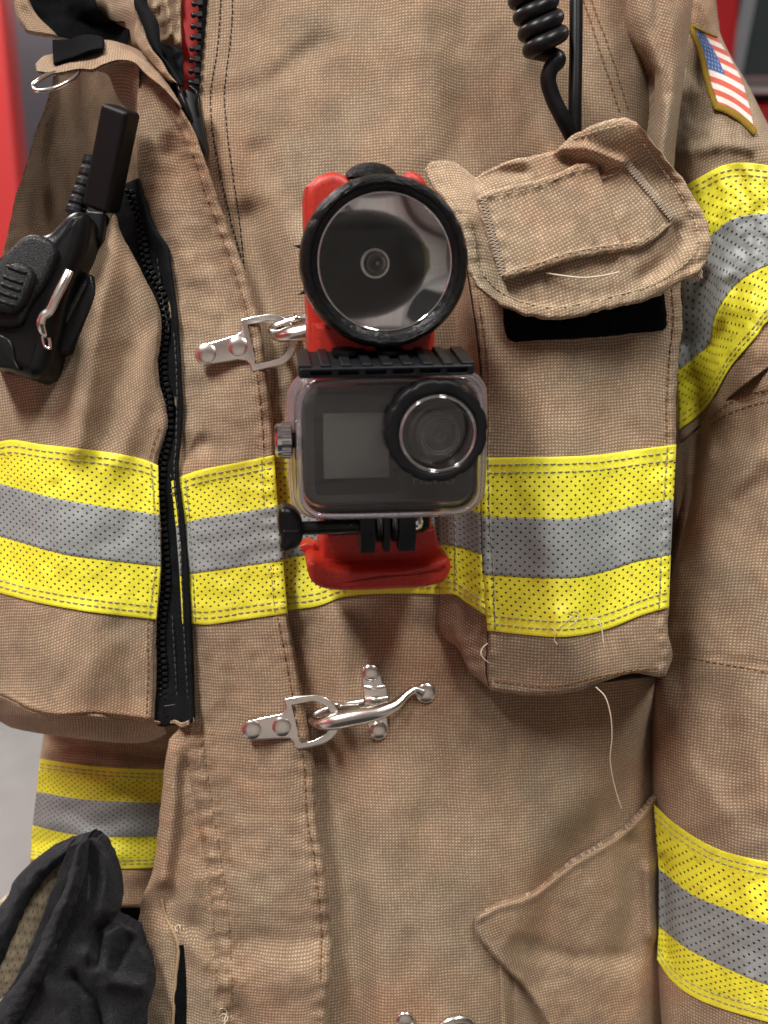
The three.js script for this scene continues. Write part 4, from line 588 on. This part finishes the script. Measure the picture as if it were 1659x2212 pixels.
{
  const a = (x, y) => [274.3 + 0.2645 * x, 630.8 + 0.2645 * y], b = (x, y) => [329 + 0.4298 * x, 1371 + 0.4298 * y];
  const arc = (f, cx, cy, rx, ry, a0, a1, n, rot) => Array.from({ length: n + 1 }, (_, i) => { const t = (a0 + (a1 - a0) * i / n) * Math.PI / 180, X = rx * Math.cos(t), Y = ry * Math.sin(t); return f(cx + X * Math.cos(rot) - Y * Math.sin(rot), cy + X * Math.sin(rot) + Y * Math.cos(rot)); });
  dPlate(0, 'upper clasp ring beside the red flashlight', [...arc(a, 645, 512, 88, 88, 100, 252, 10, 0), a(760, 390), a(905, 345), a(935, 318), a(945, 280), a(930, 230), a(950, 218), a(1060, 193), ...arc(a, 1175, 400, 222, 222, -98, 66, 18, -0.02), a(1150, 625), a(1045, 652), a(1018, 640), a(1000, 590), a(975, 562), a(905, 556), a(760, 580)], [a(975, 262), a(1080, 236), ...arc(a, 1165, 398, 178, 178, -96, 66, 16, 0), a(1150, 582), a(1062, 603), a(1048, 590), a(1010, 430)], [a(648, 500), a(905, 442)], 22);
  dPlate(1, 'lower clasp ring with the snap hook through it', [...arc(b, 500, 478, 50, 50, 95, 255, 10, 0), b(570, 410), b(645, 396), b(664, 384), b(672, 360), b(660, 326), b(672, 318), b(740, 306), ...arc(b, 815, 428, 130, 128, -98, 70, 18, -0.02), b(800, 566), b(735, 574), b(722, 566), b(708, 535), b(690, 520), b(650, 520), b(560, 526)], [b(692, 346), b(750, 334), ...arc(b, 808, 427, 104, 102, -96, 68, 16, 0), b(810, 540), b(752, 550), b(742, 545), b(712, 430)], [b(500, 478), b(650, 464)], 21);
  function hook(dx, dy, label, lift = 0) {
    const g = grp('snap_hook', coat, label), q = (x, y) => { const p = b(x, y); return [p[0] + dx, p[1] + dy]; }, c0 = q(1115, 320), zb = zBody(c0[0], c0[1]) + 0.6 + lift;
    const pl = [q(1095, 142), q(1130, 152), q(1145, 180), q(1158, 235), q(1182, 268), q(1186, 330), q(1180, 400), q(1188, 470), q(1170, 515), q(1135, 530), q(1100, 515), q(1085, 475), q(1068, 380), q(1058, 270), q(1050, 200), q(1060, 158)];
    put('hook_plate', slab(mm(pl, zb), zb - 0.5, zb + 1.6, 0.6), M.nickel, g);
    const A = (x, y, z) => { const p = q(x, y); return P(p[0], p[1], zb + z); };
    put('plate_ridge', taper([A(1062, 262, 1.2), A(1112, 268, 2.0), A(1172, 258, 1.2)], [0.7, 1.1, 0.7], 20, 10, 0.6), M.nickel, g);
    put('plate_ridge', taper([A(1068, 330, 1.4), A(1120, 330, 2.6), A(1186, 318, 1.4)], [0.9, 1.5, 0.9], 20, 10, 0.6), M.nickel, g);
    put('hook_arm', taper([A(1360, 292, 1.6), A(1320, 278, 2.6), A(1280, 300, 4.4), A(1220, 355, 7.5), A(1130, 392, 9.5), A(1010, 418, 10.2), A(900, 440, 9.6), A(838, 446, 7), A(808, 430, 3.4), A(815, 408, 0.8), A(880, 380, 0.4), A(1000, 352, 0.8), A(1070, 338, 1.2)], [2.4, 1.8, 1.8, 2.5, 3.3, 3.5, 3.3, 2.5, 2.1, 1.9, 2.0, 2.0, 1.8], 110, 14, 0.85), M.nickel, g);
    put('gate', taper([A(1040, 352, 3), A(930, 356, 4), A(925, 345, 8)], [1.2, 1.0, 0.9], 24, 10), M.nickel, g);
    for (const p of [[1098, 192, 46], [1137, 482, 46], [1374, 292, 52]]) { const w = q(p[0], p[1]); put('rivet', rivet(w[0], w[1], zb + 1.8, p[2] * 0.4298, 1.1), M.nickel, g); }
    return g;
  }
  hook(0, 0, 'snap hook closed through the lower clasp ring');
  hook(-88, -838, 'snap hook half hidden behind the flashlight');
  const h3 = hook(74, 752, 'snap hook cut off by the bottom edge');
  put('hook_guard', taper([[948, 2226], [962, 2214], [985, 2206], [1010, 2208], [1026, 2224]].map(p => P(p[0], p[1], zBody(p[0], p[1]) + 3)), [1.6, 2.4, 2.8, 2.6, 1.8], 30, 12, 0.7), M.nickel, h3);
}
/* ring under the flap tip */
put('hanging_ring', merge([tube([[119, 157, 4], [100, 164, 8], [82, 175, 12], [71, 186, 14], [78, 195, 15], [96, 195, 15], [118, 190, 14], [146, 177, 11], [164, 164, 7], [172, 152, 4]].map(p => P(...p)), 0.95, 60, 12), tube([P(118, 157, 4), P(145, 154, 4), P(174, 150, 4)], 0.5, 8, 8)]), M.nickel, coat);

/* ---------- the light and camera cluster: one tilted frame shared by the four things ---------- */
const clBase = P(815, 860, 47), clE = new THREE.Euler(0.235, 0.13, 0.0), clM = new THREE.Matrix4().compose(clBase, new THREE.Quaternion().setFromEuler(clE), V3(1, 1, 1)), clI = clM.clone().invert();
function Lp(x, y, lz) { const o = V3(0, 0, DMM).applyMatrix4(clI), t = P(x, y, 0).applyMatrix4(clI), d = t.sub(o), s = (lz - o.z) / d.z; return [o.x + d.x * s, o.y + d.y * s]; }
const Lpts = (pts, lz) => pts.map(p => Lp(p[0], p[1], lz));
const Lr = (x, y, lz, r) => { const a = Lp(x - r, y, lz), b = Lp(x + r, y, lz); return Math.hypot(a[0] - b[0], a[1] - b[1]) / 2; };
function clThing(name, label, category, group) { const o = thing(name, label, category, clBase, group); o.isLocal = true; o.quaternion.copy(LEANQ).multiply(new THREE.Quaternion().setFromEuler(clE)); return o; }
const at = (g, x, y, z) => g.translate(x, y, z);
{ /* flashlight */
  const f = clThing('flashlight', 'red right-angle flashlight with a round black head, clipped to the chest', 'flashlight');
  const c = Lp(831, 567, 30), R = Lr(831, 567, 30, 181);
  put('body', slab(Lpts([[660, 425], [664, 398], [690, 376], [719, 366], [742, 372], [764, 386], [800, 392], [850, 391], [872, 378], [892, 364], [914, 372], [928, 392], [933, 420], [938, 560], [946, 725], [945, 900], [941, 1120], [935, 1150], [700, 1165], [690, 1120], [672, 900], [669, 760], [664, 560]], 6), -22, 2, 3.4, [], false, 5), M.red, f);
  put('battery_housing', slab(Lpts([[676, 700], [936, 700], [938, 760], [938, 900], [934, 1120], [926, 1150], [706, 1160], [698, 1120], [682, 900], [678, 760]], 10), 0, 10, 3.0, [], false, 5), M.red, f);
  const bez = lathe([[R * 0.62, 2], [R * 0.80, 5], [R * 0.93, 9], [R * 0.985, 15], [R * 0.985, 17], [R * 0.955, 18], [R * 0.955, 19.5], [R, 20.5], [R, 30], [R * 0.992, 32], [R * 0.97, 33.6], [R * 0.935, 34.4], [R * 0.90, 34.3], [R * 0.885, 33.2], [R * 0.87, 33.2], [R * 0.855, 32.4], [R * 0.80, 31.2], [R * 0.79, 29]], 120);
  { const p = bez.attributes.position; for (let i = 0; i < p.count; i++) { const x = p.getX(i), y = p.getY(i), r = Math.hypot(x, y), a = Math.atan2(y, x); if (r > R * 0.9) { const ch = Math.max(0, N(Math.cos(a) * 9, Math.sin(a) * 9, p.getZ(i) / 5)) * 1.3 + 0.28 * N(x / 3, y / 3, p.getZ(i) / 3); const s = 1 - Math.max(0, ch) * 0.02; p.setX(i, x * s); p.setY(i, y * s); } } bez.computeVertexNormals(); }
  put('head_bezel', at(bez, c[0], c[1], 0), M.rubber, f);
  const r0 = R * 0.795, z0 = 3, z1 = 30.6, prof = []; for (let i = 0; i <= 40; i++) { const r = mix(R * 0.155, r0, i / 40); prof.push([r, z0 + (z1 - z0) * (r * r) / (r0 * r0)]); }
  put('reflector', at(new THREE.LatheGeometry(prof.map(p => new THREE.Vector2(p[0], p[1])), 96).rotateX(Math.PI / 2), c[0], c[1], 0), M.chrome, f);
  put('lens_ring', at(new THREE.TorusGeometry(r0 * 0.995, 0.35, 10, 120), c[0], c[1], 31.3), M.chrome, f);  // chrome ring stands in for the white highlight around the lens edge
  const e0 = z0 + (z1 - z0) * 0.155 * 0.155 / 0.795 / 0.795;
  put('emitter_cup', at(lathe([[R * 0.17, e0 - 0.4], [R * 0.17, e0 + 0.6], [R * 0.16, e0 + 0.9], [R * 0.128, e0 + 0.5], [R * 0.126, e0 - 2], [0.001, e0 - 2]], 48), c[0], c[1], 0), std({ color: SRGB(236, 234, 230), roughness: 0.35, metalness: 1 }), f);
  put('added_dark_dome', at(new THREE.SphereGeometry(R * 0.125, 32, 20).scale(1, 1, 1.9), c[0], c[1], e0 + 0.4), std({ color: SRGB(16, 17, 14), roughness: 0.25 }), f);  // dark dome added at the focus so the mirrored bowl turns dark
  put('emitter_chip', at(new RoundedBoxGeometry(1.2, 1.2, 0.5, 2, 0.1), c[0], c[1], e0 + 0.4 + R * 0.236), std({ color: SRGB(110, 114, 70), roughness: 0.4 }), f);
  for (const a of [2.95, 3.5]) put('bezel_tab', at(new THREE.ConeGeometry(0.9, 3.2, 6).rotateZ(a - Math.PI / 2), c[0] + R * 1.03 * Math.cos(a), c[1] + R * 1.03 * Math.sin(a), 16), M.rubber, f);
  put('lens', at(new THREE.CircleGeometry(r0, 72), c[0], c[1], 31.0), M.pane, f);
  const bt = Lp(803, 380, 0), br = Lr(803, 380, 0, 57);
  put('switch_button', at(new THREE.SphereGeometry(1, 36, 20, 0, Math.PI * 2, 0, Math.PI / 2).scale(br, 5.4, br * 0.9), bt[0], bt[1] - 0.6, -2), M.rubber, f);
  // foot with cord holes
  const el = (x, y, w, h, lz, n = 14) => Lpts(Array.from({ length: n }, (_, i) => [x + w * Math.cos(i / n * 6.283), y + h * Math.sin(i / n * 6.283)]), lz);
  const ft = curve([[664, 1232], [665, 1218], [676, 1213], [699, 1222], [738, 1230], [820, 1230], [909, 1224], [950, 1210], [966, 1204], [974, 1212], [975, 1232], [962, 1256], [931, 1268], [840, 1275], [738, 1278], [692, 1271], [672, 1256], [664, 1232]], 70).slice(0, -1);
  put('foot', slab(Lpts(ft, 14), -24, 14, 2.4, [el(684, 1243, 8, 11, 14), el(960, 1232, 6, 11, 14)], false, 5), M.red, f);
  put('foot_deck', slab(Lpts([[700, 1150], [940, 1140], [950, 1185], [958, 1208], [909, 1224], [738, 1230], [690, 1216], [694, 1180]], 2), -22, 2, 2.5, [], false, 4), M.red, f);
  put('belt_clip', tube([P(673, 1160, 0), P(674, 1180, 0), P(672, 1200, 0)].map(p => p.applyMatrix4(clI)), 0.6, 8, 8), M.nickel, f);
  put('latch', slab(Lpts([[648, 1176], [660, 1170], [680, 1172], [684, 1190], [664, 1196], [650, 1188]], -6), -12, -4, 1), M.red, f);
}
{ /* action camera inside its case */
  const o = clThing('action_camera', 'dark grey action camera with a small front screen, inside the clear case', 'camera');
  const zf = 33;
  const rr = (x0, x1, y0, y1, r, lz) => { const a = Lp(x0, y0, lz), b = Lp(x1, y1, lz); const q = r / PX * 0.88; return rrect((a[0] + b[0]) / 2, (a[1] + b[1]) / 2, b[0] - a[0], a[1] - b[1], q, 8); };
  put('body', slab(rr(652, 1020, 846, 1080, 36, zf), zf - 20, zf, 1.6, [], false, 4), M.camBody, o);
  put('screen_bezel', slab(rr(677, 856, 876, 1062, 10, zf), zf - 0.5, zf + 0.35, 0.2), M.camGlass, o);
  put('screen', slab(rr(697, 839, 892, 1028, 3, zf), zf, zf + 0.6, 0.1), M.screen, o);
  const c = Lp(946, 936, zf), R = Lr(946, 936, zf, 70);
  put('lens_barrel', at(lathe([[R, -1], [R, 3], [R * 0.96, 3.6], [R * 0.86, 3.8], [R * 0.80, 3.2], [R * 0.74, 2.2]], 60), c[0], c[1], zf), M.lensDark, o);
  put('lens_cover', at(new THREE.CircleGeometry(R * 0.86, 48), c[0], c[1], zf + 3.0), M.pane, o);
  put('lens_glass', at(lathe([[R * 0.745, 1.2], [R * 0.66, 1.4], [R * 0.5, 1.75], [R * 0.3, 2.1], [R * 0.15, 2.25], [0.001, 2.3]], 64), c[0], c[1], zf), M.lensDark, o);
  for (const [r, h] of [[0.60, 1.55], [0.52, 1.72], [0.20, 2.2], [0.11, 2.27]]) put('lens_ring', at(new THREE.TorusGeometry(R * r, 0.26, 8, 64), c[0], c[1], zf + h), M.lensRing, o);
  const font = await new FontLoader().loadAsync('fonts/droid/droid_sans_regular.typeface.json');
  const t = new TextGeometry('HERO', { font, size: 3.5, depth: 0.15, curveSegments: 4 }); t.scale(1.25, 1, 1); const tp = Lp(887, 1044, zf); t.translate(tp[0], tp[1], zf);
  put('lettering', t, std({ color: SRGB(104, 104, 104), roughness: 0.5 }), o);
}
{ /* clear case */
  const o = clThing('camera_case', 'clear waterproof camera case with a black lens ring and rail on top', 'camera case');
  const rr = (x0, x1, y0, y1, r, lz) => { const a = Lp(x0, y0, lz), b = Lp(x1, y1, lz); return rrect((a[0] + b[0]) / 2, (a[1] + b[1]) / 2, b[0] - a[0], a[1] - b[1], r / PX * 0.88, 10); };
  const zF = 39;
  put('case_wall', slab(rr(645, 1034, 826, 1106, 48, zF), 14, zF, 1.0, [rr(653, 1025, 835, 1096, 40, zF)], false, 4), M.clear, o);
  put('case_flange', slab(rr(634, 1040, 818, 1108, 52, 20), 17, 20, 0.8, [rr(650, 1024, 834, 1096, 40, 20)], false, 4), M.rim, o);
  put('case_flange', slab(rr(630, 1041, 812, 1106, 54, 14), 10.5, 13.5, 0.8, [rr(650, 1024, 834, 1092, 40, 14)], false, 4), M.clear, o);
  const loop = (x0, x1, y0, y1, r, lz, t) => put('case_rim', tube(rr(x0, x1, y0, y1, r, lz).filter((_, i) => i % 2 === 0).map(p => V3(p[0], p[1], lz)), t, 220, 10, true), M.rim, o);
  loop(646, 1033, 827, 1105, 46, zF - 0.3, 0.9); loop(632, 1040, 815, 1107, 52, 21, 0.6); loop(626, 1042, 809, 1106, 54, 15, 0.6); loop(622, 1043, 806, 1104, 54, 10, 0.6);
  { const g = new THREE.ShapeGeometry(new THREE.Shape(rr(652, 1026, 834, 1097, 40, zF).map(p => new THREE.Vector2(...p)))); put('front_window', at(g, 0, 0, zF - 1.2), M.pane, o); }
  const cc = Lp(944, 932, 45), R = Lr(944, 932, 45, 110), c2 = Lp(946, 937, 45), Ri = Lr(946, 937, 45, 84), off = [c2[0] - cc[0], c2[1] - cc[1]];
  const lobes = []; for (let i = 0; i < 120; i++) { const a = i / 120 * Math.PI * 2, w = Math.cos(a * 12 + 0.5), r = R * (1 - 0.028 * sm(0.55, 0.95, w)); lobes.push([r * Math.cos(a), r * Math.sin(a)]); }
  const hole = circle(off[0], off[1], Ri, 64);
  put('lens_cap_ring', at(slab(lobes, 37.5, 46, 1.0, [hole], false, 3), cc[0], cc[1], 0), M.plasticFlat, o);
  put('lens_trim', at(lathe([[Ri * 0.99, 36], [Ri * 0.99, 45.6], [Ri * 0.96, 46.3], [Ri * 0.92, 45.6], [Ri * 0.90, 44]], 80), c2[0], c2[1], 0), M.clear, o);
  put('lens_trim', at(new THREE.TorusGeometry(Ri * 0.955, 0.5, 10, 96), c2[0], c2[1], 45.2), M.chrome, o);
  put('lens_window', at(new THREE.CircleGeometry(Ri * 0.93, 64), c2[0], c2[1], 44.2), M.pane, o);
  // latch knob on the left
  const kc = Lp(613, 951, 24), kr = Lr(613, 951, 24, 37), kl = Lr(613, 951, 24, 19) * 2;
  const kn = new THREE.CylinderGeometry(kr, kr, kl, 40, 4, true), kp = []; for (let i = 0; i < 16; i++) kp.push(new THREE.CylinderGeometry(0.8, 0.8, kl * 0.5, 8).translate(kr * 0.97 * Math.cos(i / 16 * 6.283), -kl * 0.12, kr * 0.97 * Math.sin(i / 16 * 6.283)));
  put('latch_knob', at(merge([lathe([[0.001, -kl / 2], [kr * 0.8, -kl / 2], [kr, -kl / 2 + 0.6], [kr, kl / 2 - 0.8], [kr * 0.85, kl / 2], [0.001, kl / 2]], 40).rotateX(-Math.PI / 2), ...kp]).rotateZ(Math.PI / 2), kc[0], kc[1], 24), std({ color: SRGB(214, 216, 218), roughness: 0.12, metalness: 1 }), o);
  put('knob_shaft', at(new THREE.CylinderGeometry(kr * 0.5, kr * 0.5, kl * 0.8, 6).rotateZ(Math.PI / 2), kc[0] + kl * 0.6, kc[1], 24), M.mount, o);
  put('hinge', at(new RoundedBoxGeometry(3, kr * 2.4, 6, 2, 0.8), kc[0] + kl * 0.85, kc[1], 22), M.clear, o);
  // rail: cross ribs over a bar whose front is pierced by slots
  const a = Lp(645, 786, 42), b = Lp(1026, 778, 42), d = Lp(648, 819, 42), e = Lp(1025, 812, 42), Wd = b[0] - a[0], tiltA = Math.atan2(b[1] - a[1], Wd), hgt = a[1] - d[1], cx = (a[0] + b[0]) / 2, cy = (a[1] + b[1] + d[1] + e[1]) / 4;
  const rail = grp('rail', o, 'black accessory rail with cross ribs'); const spin = g => { g.translate(0, 0, -42); g.rotateX(0.17); g.translate(0, 0, 42); g.rotateZ(tiltA); g.translate(cx, cy, 0); return g; };
  const slots = Array.from({ length: 6 }, (_, i) => { const sx = -Wd / 2 + Wd * (0.125 + 0.155 * i); return rrect(sx, -hgt * 0.18, Wd * 0.115, hgt * 0.28, 0.3, 3); });
  put('rail_face', spin(slab(rrect(0, -0.15 * hgt, Wd, hgt * 0.72, 1.1, 5), 39, 42, 0.6, slots)), M.mount, rail);
  put('rail_bar', spin(slab(rrect(0, -0.12 * hgt, Wd * 0.99, hgt * 0.66, 1.0, 5), 19, 39.4, 0.6)), M.plasticFlat, rail);
  for (let i = 0; i < 9; i++) { const w = i === 0 || i === 8 ? 0.075 : 0.058, sx = -Wd / 2 + Wd * (0.037 + 0.1157 * i); put('rail_rib', spin(at(new RoundedBoxGeometry(Wd * w, hgt * 0.30, 22, 2, 0.5), sx, hgt * 0.27, 30.6)), M.mount, rail); }
  for (const x of [-0.22, 0.04]) put('rail_screw', spin(at(new THREE.CylinderGeometry(4.6, 4.6, 1.2, 30), Wd * x, hgt * 0.55, 27)), M.tooth, rail);
}
{ /* three-prong mount and its thumb screw */
  const o = clThing('camera_mount', 'black pronged mount and thumb screw under the clear case', 'camera mount');
  const zz = 28, prong = (x0, x1, y0, y1, m, name, zd = 9) => { const a = Lp(x0, y0, zz + zd / 2), b = Lp(x1, y1, zz + zd / 2), w = b[0] - a[0], h = a[1] - b[1], s = []; for (let i = 0; i <= 5; i++) { const t = -Math.PI / 2 * (i / 5); } const sh = [[-zd * 0.75, h / 2], [zd * 0.5, h / 2], [zd * 0.62, -h * 0.15], [zd * 0.42, -h / 2], [-zd * 0.4, -h / 2], [-zd * 0.75, -h * 0.2]]; const g = slab(sh, -w / 2, w / 2, 0.35); g.rotateY(-Math.PI / 2); put(name, at(g, (a[0] + b[0]) / 2, (a[1] + b[1]) / 2, zz), m, o); };
  prong(778, 811, 1118, 1195, M.mount, 'prong'); prong(829, 843, 1110, 1193, M.mount, 'prong'); prong(862, 898, 1116, 1191, M.mount, 'prong');
  prong(814, 827, 1104, 1172, M.clear, 'case_finger', 7); prong(847, 859, 1104, 1171, M.clear, 'case_finger', 7);
  const s0 = Lp(652, 1141, zz), s1 = Lp(780, 1138, zz), sr = Lr(700, 1140, zz, 15);
  put('screw_shaft', at(lathe([[0.001, 0], [sr, 0], [sr, s1[0] - s0[0]], [0.001, s1[0] - s0[0]]], 28).rotateY(Math.PI / 2), s0[0], s0[1], zz), M.plastic, o);
  const kc = Lp(628, 1139, zz);
  put('screw_knob', merge([slab(Lpts([[602, 1096], [612, 1090], [630, 1094], [644, 1106], [652, 1122], [654, 1140], [652, 1160], [644, 1174], [628, 1183], [612, 1187], [604, 1178], [606, 1160], [601, 1140]], zz), zz - 5.5, zz + 5.5, 2.4, [], true, 5), at(new RoundedBoxGeometry(6.4, 2.2, 11.4, 3, 0.8), kc[0], kc[1] - 0.6, zz)]), M.plastic, o);
  const nt = Lp(898, 1128, zz), nr = Lr(898, 1128, zz, 18);
  put('cap_nut', at(new THREE.SphereGeometry(nr, 28, 18).scale(0.9, 1, 1), nt[0], nt[1], zz), M.chrome, o);
  put('base_plate', slab(Lpts([[700, 1098], [928, 1098], [929, 1140], [915, 1152], [720, 1158], [700, 1150]], 18), 10.5, 18, 1.2), M.plasticFlat, o);
  put('base_block', slab(Lpts([[770, 1100], [905, 1100], [905, 1150], [770, 1154]], 20), 14, 22, 1), M.plasticFlat, o);
}

/* ---------- speaker microphone at the left ---------- */
{
  const o = thing('speaker_microphone', 'black radio speaker microphone with ridged button and wire clip, at the left edge', 'microphone', P(90, 815, 0));
  const S = (pts, z0, z1, b, sm_ = true) => slab(mm(pts, z1), z0, z1, b, [], sm_, 5);
  put('shell', S([[-70, 620], [-20, 560], [16, 530], [45, 506], [72, 498], [94, 500], [118, 480], [143, 456], [165, 449], [184, 457], [188, 485], [180, 535], [168, 566], [152, 602], [134, 660], [120, 718], [108, 768], [92, 806], [66, 818], [45, 811], [0, 795], [-60, 775]], -22, 20, 6), M.plastic, o);
  const fp = put('front_pad', S([[-40, 606], [2, 556], [38, 516], [62, 504], [86, 506], [110, 520], [121, 544], [112, 574], [88, 622], [66, 650], [40, 700], [10, 705], [-40, 690]], 12, 24, 2.6), M.plasticRough, o);
  put('talk_button', S([[-30, 640], [-4, 596], [14, 572], [36, 565], [60, 574], [71, 594], [62, 626], [42, 662], [26, 674], [0, 672], [-30, 664]], 20, 28.5, 2.4), M.plasticRough, o);
  for (const [x, y] of [[36, 582], [28, 604], [23, 620], [16, 636], [9, 652]]) { const p = P(x, y, 28.6), g = new RoundedBoxGeometry(8.4, 1.5, 1.4, 3, 0.6); g.rotateZ(-0.35); g.translate(p.x, p.y, p.z); put('button_rib', g, M.plasticRough, o); }
  put('speaker_panel', S([[-60, 715], [-10, 718], [16, 728], [28, 748], [33, 776], [42, 800], [20, 797], [-60, 774]], 14, 21.2, 1.2), M.plastic, o);
  const bp = [[164, 462], [170, 440], [177, 418], [184, 396], [191, 370], [198, 340]].map(p => P(p[0], p[1], -4)); const br = []; for (let i = 0; i < 23; i++) br.push((4.6 - 0.055 * i) * (i % 4 === 3 ? 0.88 : 1));
  put('cable_boot', taper(bp, br, 120, 16), M.plasticFlat, o);
  const bl = new RoundedBoxGeometry(12.4, 42, 12, 4, 2.0); bl.rotateX(0.40); bl.rotateY(-0.14); bl.rotateZ(-0.40); const bc = P(240, 345, 8); bl.translate(bc.x, bc.y, bc.z); put('swivel_clip', bl, M.plasticFlat, o);
  const cn = new RoundedBoxGeometry(8.5, 13, 9, 4, 1.8); cn.rotateZ(-0.1); const cc = P(208, 492, 2); cn.translate(cc.x, cc.y, cc.z); put('clip_stem', cn, M.plastic, o);
  put('clip_arm', S([[176, 534], [190, 528], [236, 538], [236, 572], [190, 574], [176, 560]], -12, -2, 1.2, false), M.plastic, o);
  put('clip_bracket', S([[176, 600], [184, 588], [199, 594], [209, 636], [206, 650], [180, 700], [159, 742], [148, 760], [116, 766], [106, 742], [106, 722], [112, 700], [133, 701], [146, 672], [160, 640]], -14, 10, 1.6, false), M.plastic, o);
  put('bracket_slot', S([[136, 690], [150, 660], [176, 610], [184, 604], [188, 612], [160, 668], [144, 700]], 6, 11.5, 0.8, false), M.plasticRough, o);
  put('wire_loop', taper([[150, 584, 22], [140, 605, 23], [122, 640, 23.5], [106, 672, 23.5], [92, 684, 23.5], [88, 700, 23], [94, 724, 20], [100, 740, 14]].map(p => P(...p)), [1.9, 2.0, 2.0, 2.0, 1.9, 1.8, 1.5, 1.0], 70, 12, 0.45), M.nickel, o);
  put('wire_loop', taper([[148, 635, 12], [140, 652, 12], [128, 680, 10]].map(p => P(...p)), [0.7, 0.7, 0.6], 20, 8), M.nickel, o);
  put('wire_loop', tube([[91, 722, 20], [97, 748, 19], [108, 752, 19], [106, 730, 19]].map(p => P(...p)), 0.7, 30, 8), M.nickel, o);
}
/* ---------- cords that go down into the chest pocket ---------- */
{
  const o = thing('coiled_cord', 'black coiled cord ending above the chest pocket', 'cord', P(1240, 300, 15));
  const pts = []; for (let i = 0; i <= 150; i++) { const t = i / 150, a = t * Math.PI * 2 * 5.2 + 2.4, cx = mix(1128, 1182, t), cy = mix(-80, 102, t); pts.push(P(cx + 36 * Math.cos(a), cy - 10 * Math.cos(a), 24 + 7.5 * Math.sin(a))); }
  const e = pts[pts.length - 1];
  for (const p of [[1206, 128, 26], [1190, 148, 25], [1184, 172, 24], [1194, 210, 22], [1214, 252, 20], [1236, 296, 16], [1252, 350, 10]]) pts.push(P(...p));
  put('coil', tube(pts, 3.2, 700, 14), M.cord, o);
  const c = thing('straight_cable', 'straight black cable running down beside the coiled cord', 'cable', P(1246, 300, 12));
  put('cable', tube([[1245, -100, 20], [1244, 100, 20], [1242, 240, 19], [1243, 310, 15], [1250, 360, 8]].map(p => P(...p)), 2.75, 60, 16), M.cord, c);
}
/* ---------- glove at the lower left ---------- */
{
  const o = thing('glove', 'black suede work glove with a tan palm lining, at the bottom left', 'glove', P(150, 2212, 10));
  const z = (x, y) => 2 + 13 * Math.sin(Math.PI * Math.min(1, Math.max(0, (x + 60) / 400))) + 4 * N(x / 110, y / 130, 3) + 1.2 * N(x / 40, y / 60, 6) + ridge(x, y, [[252, 1985], [215, 2010], [205, 2080]], 12, -9) + ridge(x, y, [[190, 2060], [240, 2120], [300, 2130]], 16, 7) + ridge(x, y, [[160, 2110], [210, 2160], [220, 2230]], 14, -8) + ridge(x, y, [[235, 1860], [225, 1960]], 18, 4) + ridge(x, y, [[280, 2030], [250, 2090]], 14, -5) + ridge(x, y, [[100, 2120], [150, 2180], [160, 2260]], 16, 5) + 0.3 * N(x / 14, y / 14, 2);
  const tint = WHITE;
  put('back', sheet({ t: [[150, 1822], [192, 1806], [210, 1808]], b: [[-60, 2330], [150, 2330], [300, 2330]], l: [[150, 1822], [110, 1930], [60, 2060], [0, 2180], [-60, 2330]], r: [[210, 1808], [228, 1832], [245, 1871], [255, 1911], [256, 1951], [251, 1984], [274, 1997], [296, 2012], [314, 2043], [327, 2076], [331, 2126], [317, 2175], [300, 2330]], z, step: 6, roll: [6, 20, 0, 0], depth: 10, skirt: 8, tint, wob: 3 }), M.suede, o);
  put('far_cuff', sheet({ t: [[-60, 1990], [0, 1958], [43, 1888], [116, 1832], [192, 1806]], b: [[-60, 2180], [0, 2086], [33, 2010], [66, 1944], [116, 1881], [165, 1848], [196, 1832]], l: [[-60, 1990], [-60, 2180]], r: [[192, 1806], [196, 1830]], z: (x, y, u, v) => 2 + 7 * Math.sin(Math.PI * v) + 1.5 * N(x / 16, y / 16, 3), step: 6, roll: [10, 0, 8, 0], depth: 7, skirt: 8, tint, wob: 3 }), M.suede, o);
  const knit = tex(128, 128, (x, y) => { const s = 0.5 + 0.5 * Math.sin(y / 128 * Math.PI * 2 * 8), d = pn(x / 4, y / 4, 32, 3), h = Math.pow(Math.max(0, Math.sin(x / 128 * Math.PI * 2 * 8) * Math.sin(y / 128 * Math.PI * 2 * 8)), 6), b = (0.84 + 0.14 * s + 0.1 * d) * (1 - 0.55 * h); return [198 * b, 180 * b, 150 * b]; }, true);
  put('palm_lining', sheet({ t: [[-60, 2000], [50, 1905], [178, 1832]], b: [[-60, 2210], [10, 2150], [60, 2080], [100, 1990], [170, 1868]], l: [[-60, 2000], [-60, 2210]], r: [[178, 1832], [170, 1868]], z: (x, y, u, v) => -10 + 4 * Math.sin(Math.PI * v) + N(x / 20, y / 20, 3), tint, step: 7, grain: 0.7 }), std({ map: knit, roughness: 0.95, bumpMap: fuzzBump, bumpScale: 0.0005, side: THREE.DoubleSide }), o);
  put('near_cuff', sheet({ t: [[158, 1850], [180, 1812], [196, 1806]], b: [[-60, 2240], [-30, 2270], [-10, 2300]], l: [[158, 1850], [138, 1920], [104, 1990], [62, 2085], [0, 2165], [-60, 2240]], r: [[196, 1806], [188, 1880], [150, 1990], [110, 2080], [50, 2200], [-10, 2300]], z: (x, y, u, v) => z(x, y) + 3 + 6 * Math.sin(Math.PI * u) + 1.2 * N(x / 14, y / 14, 3), step: 6, roll: [4, 8, 0, 8], depth: 5, skirt: 10, tint, wob: 3 }), M.suede, o);
}
/* frayed thread ends on the storm flap */
for (const q of [[470, 2190, 478, 2178, 490, 2186, 484, 2206], [474, 2196, 484, 2190, 492, 2200, 480, 2216], [384, 2012, 378, 2004, 386, 1998, 390, 2006]]) put('loose_thread', tube([0, 2, 4, 6].map((i, n) => P(q[i], q[i + 1], zFlap(q[i], q[i + 1]) + 1.0 + 0.8 * (n % 2))), 0.2, 30, 5), M.paleThread, coat);

renderer.render(scene, camera);
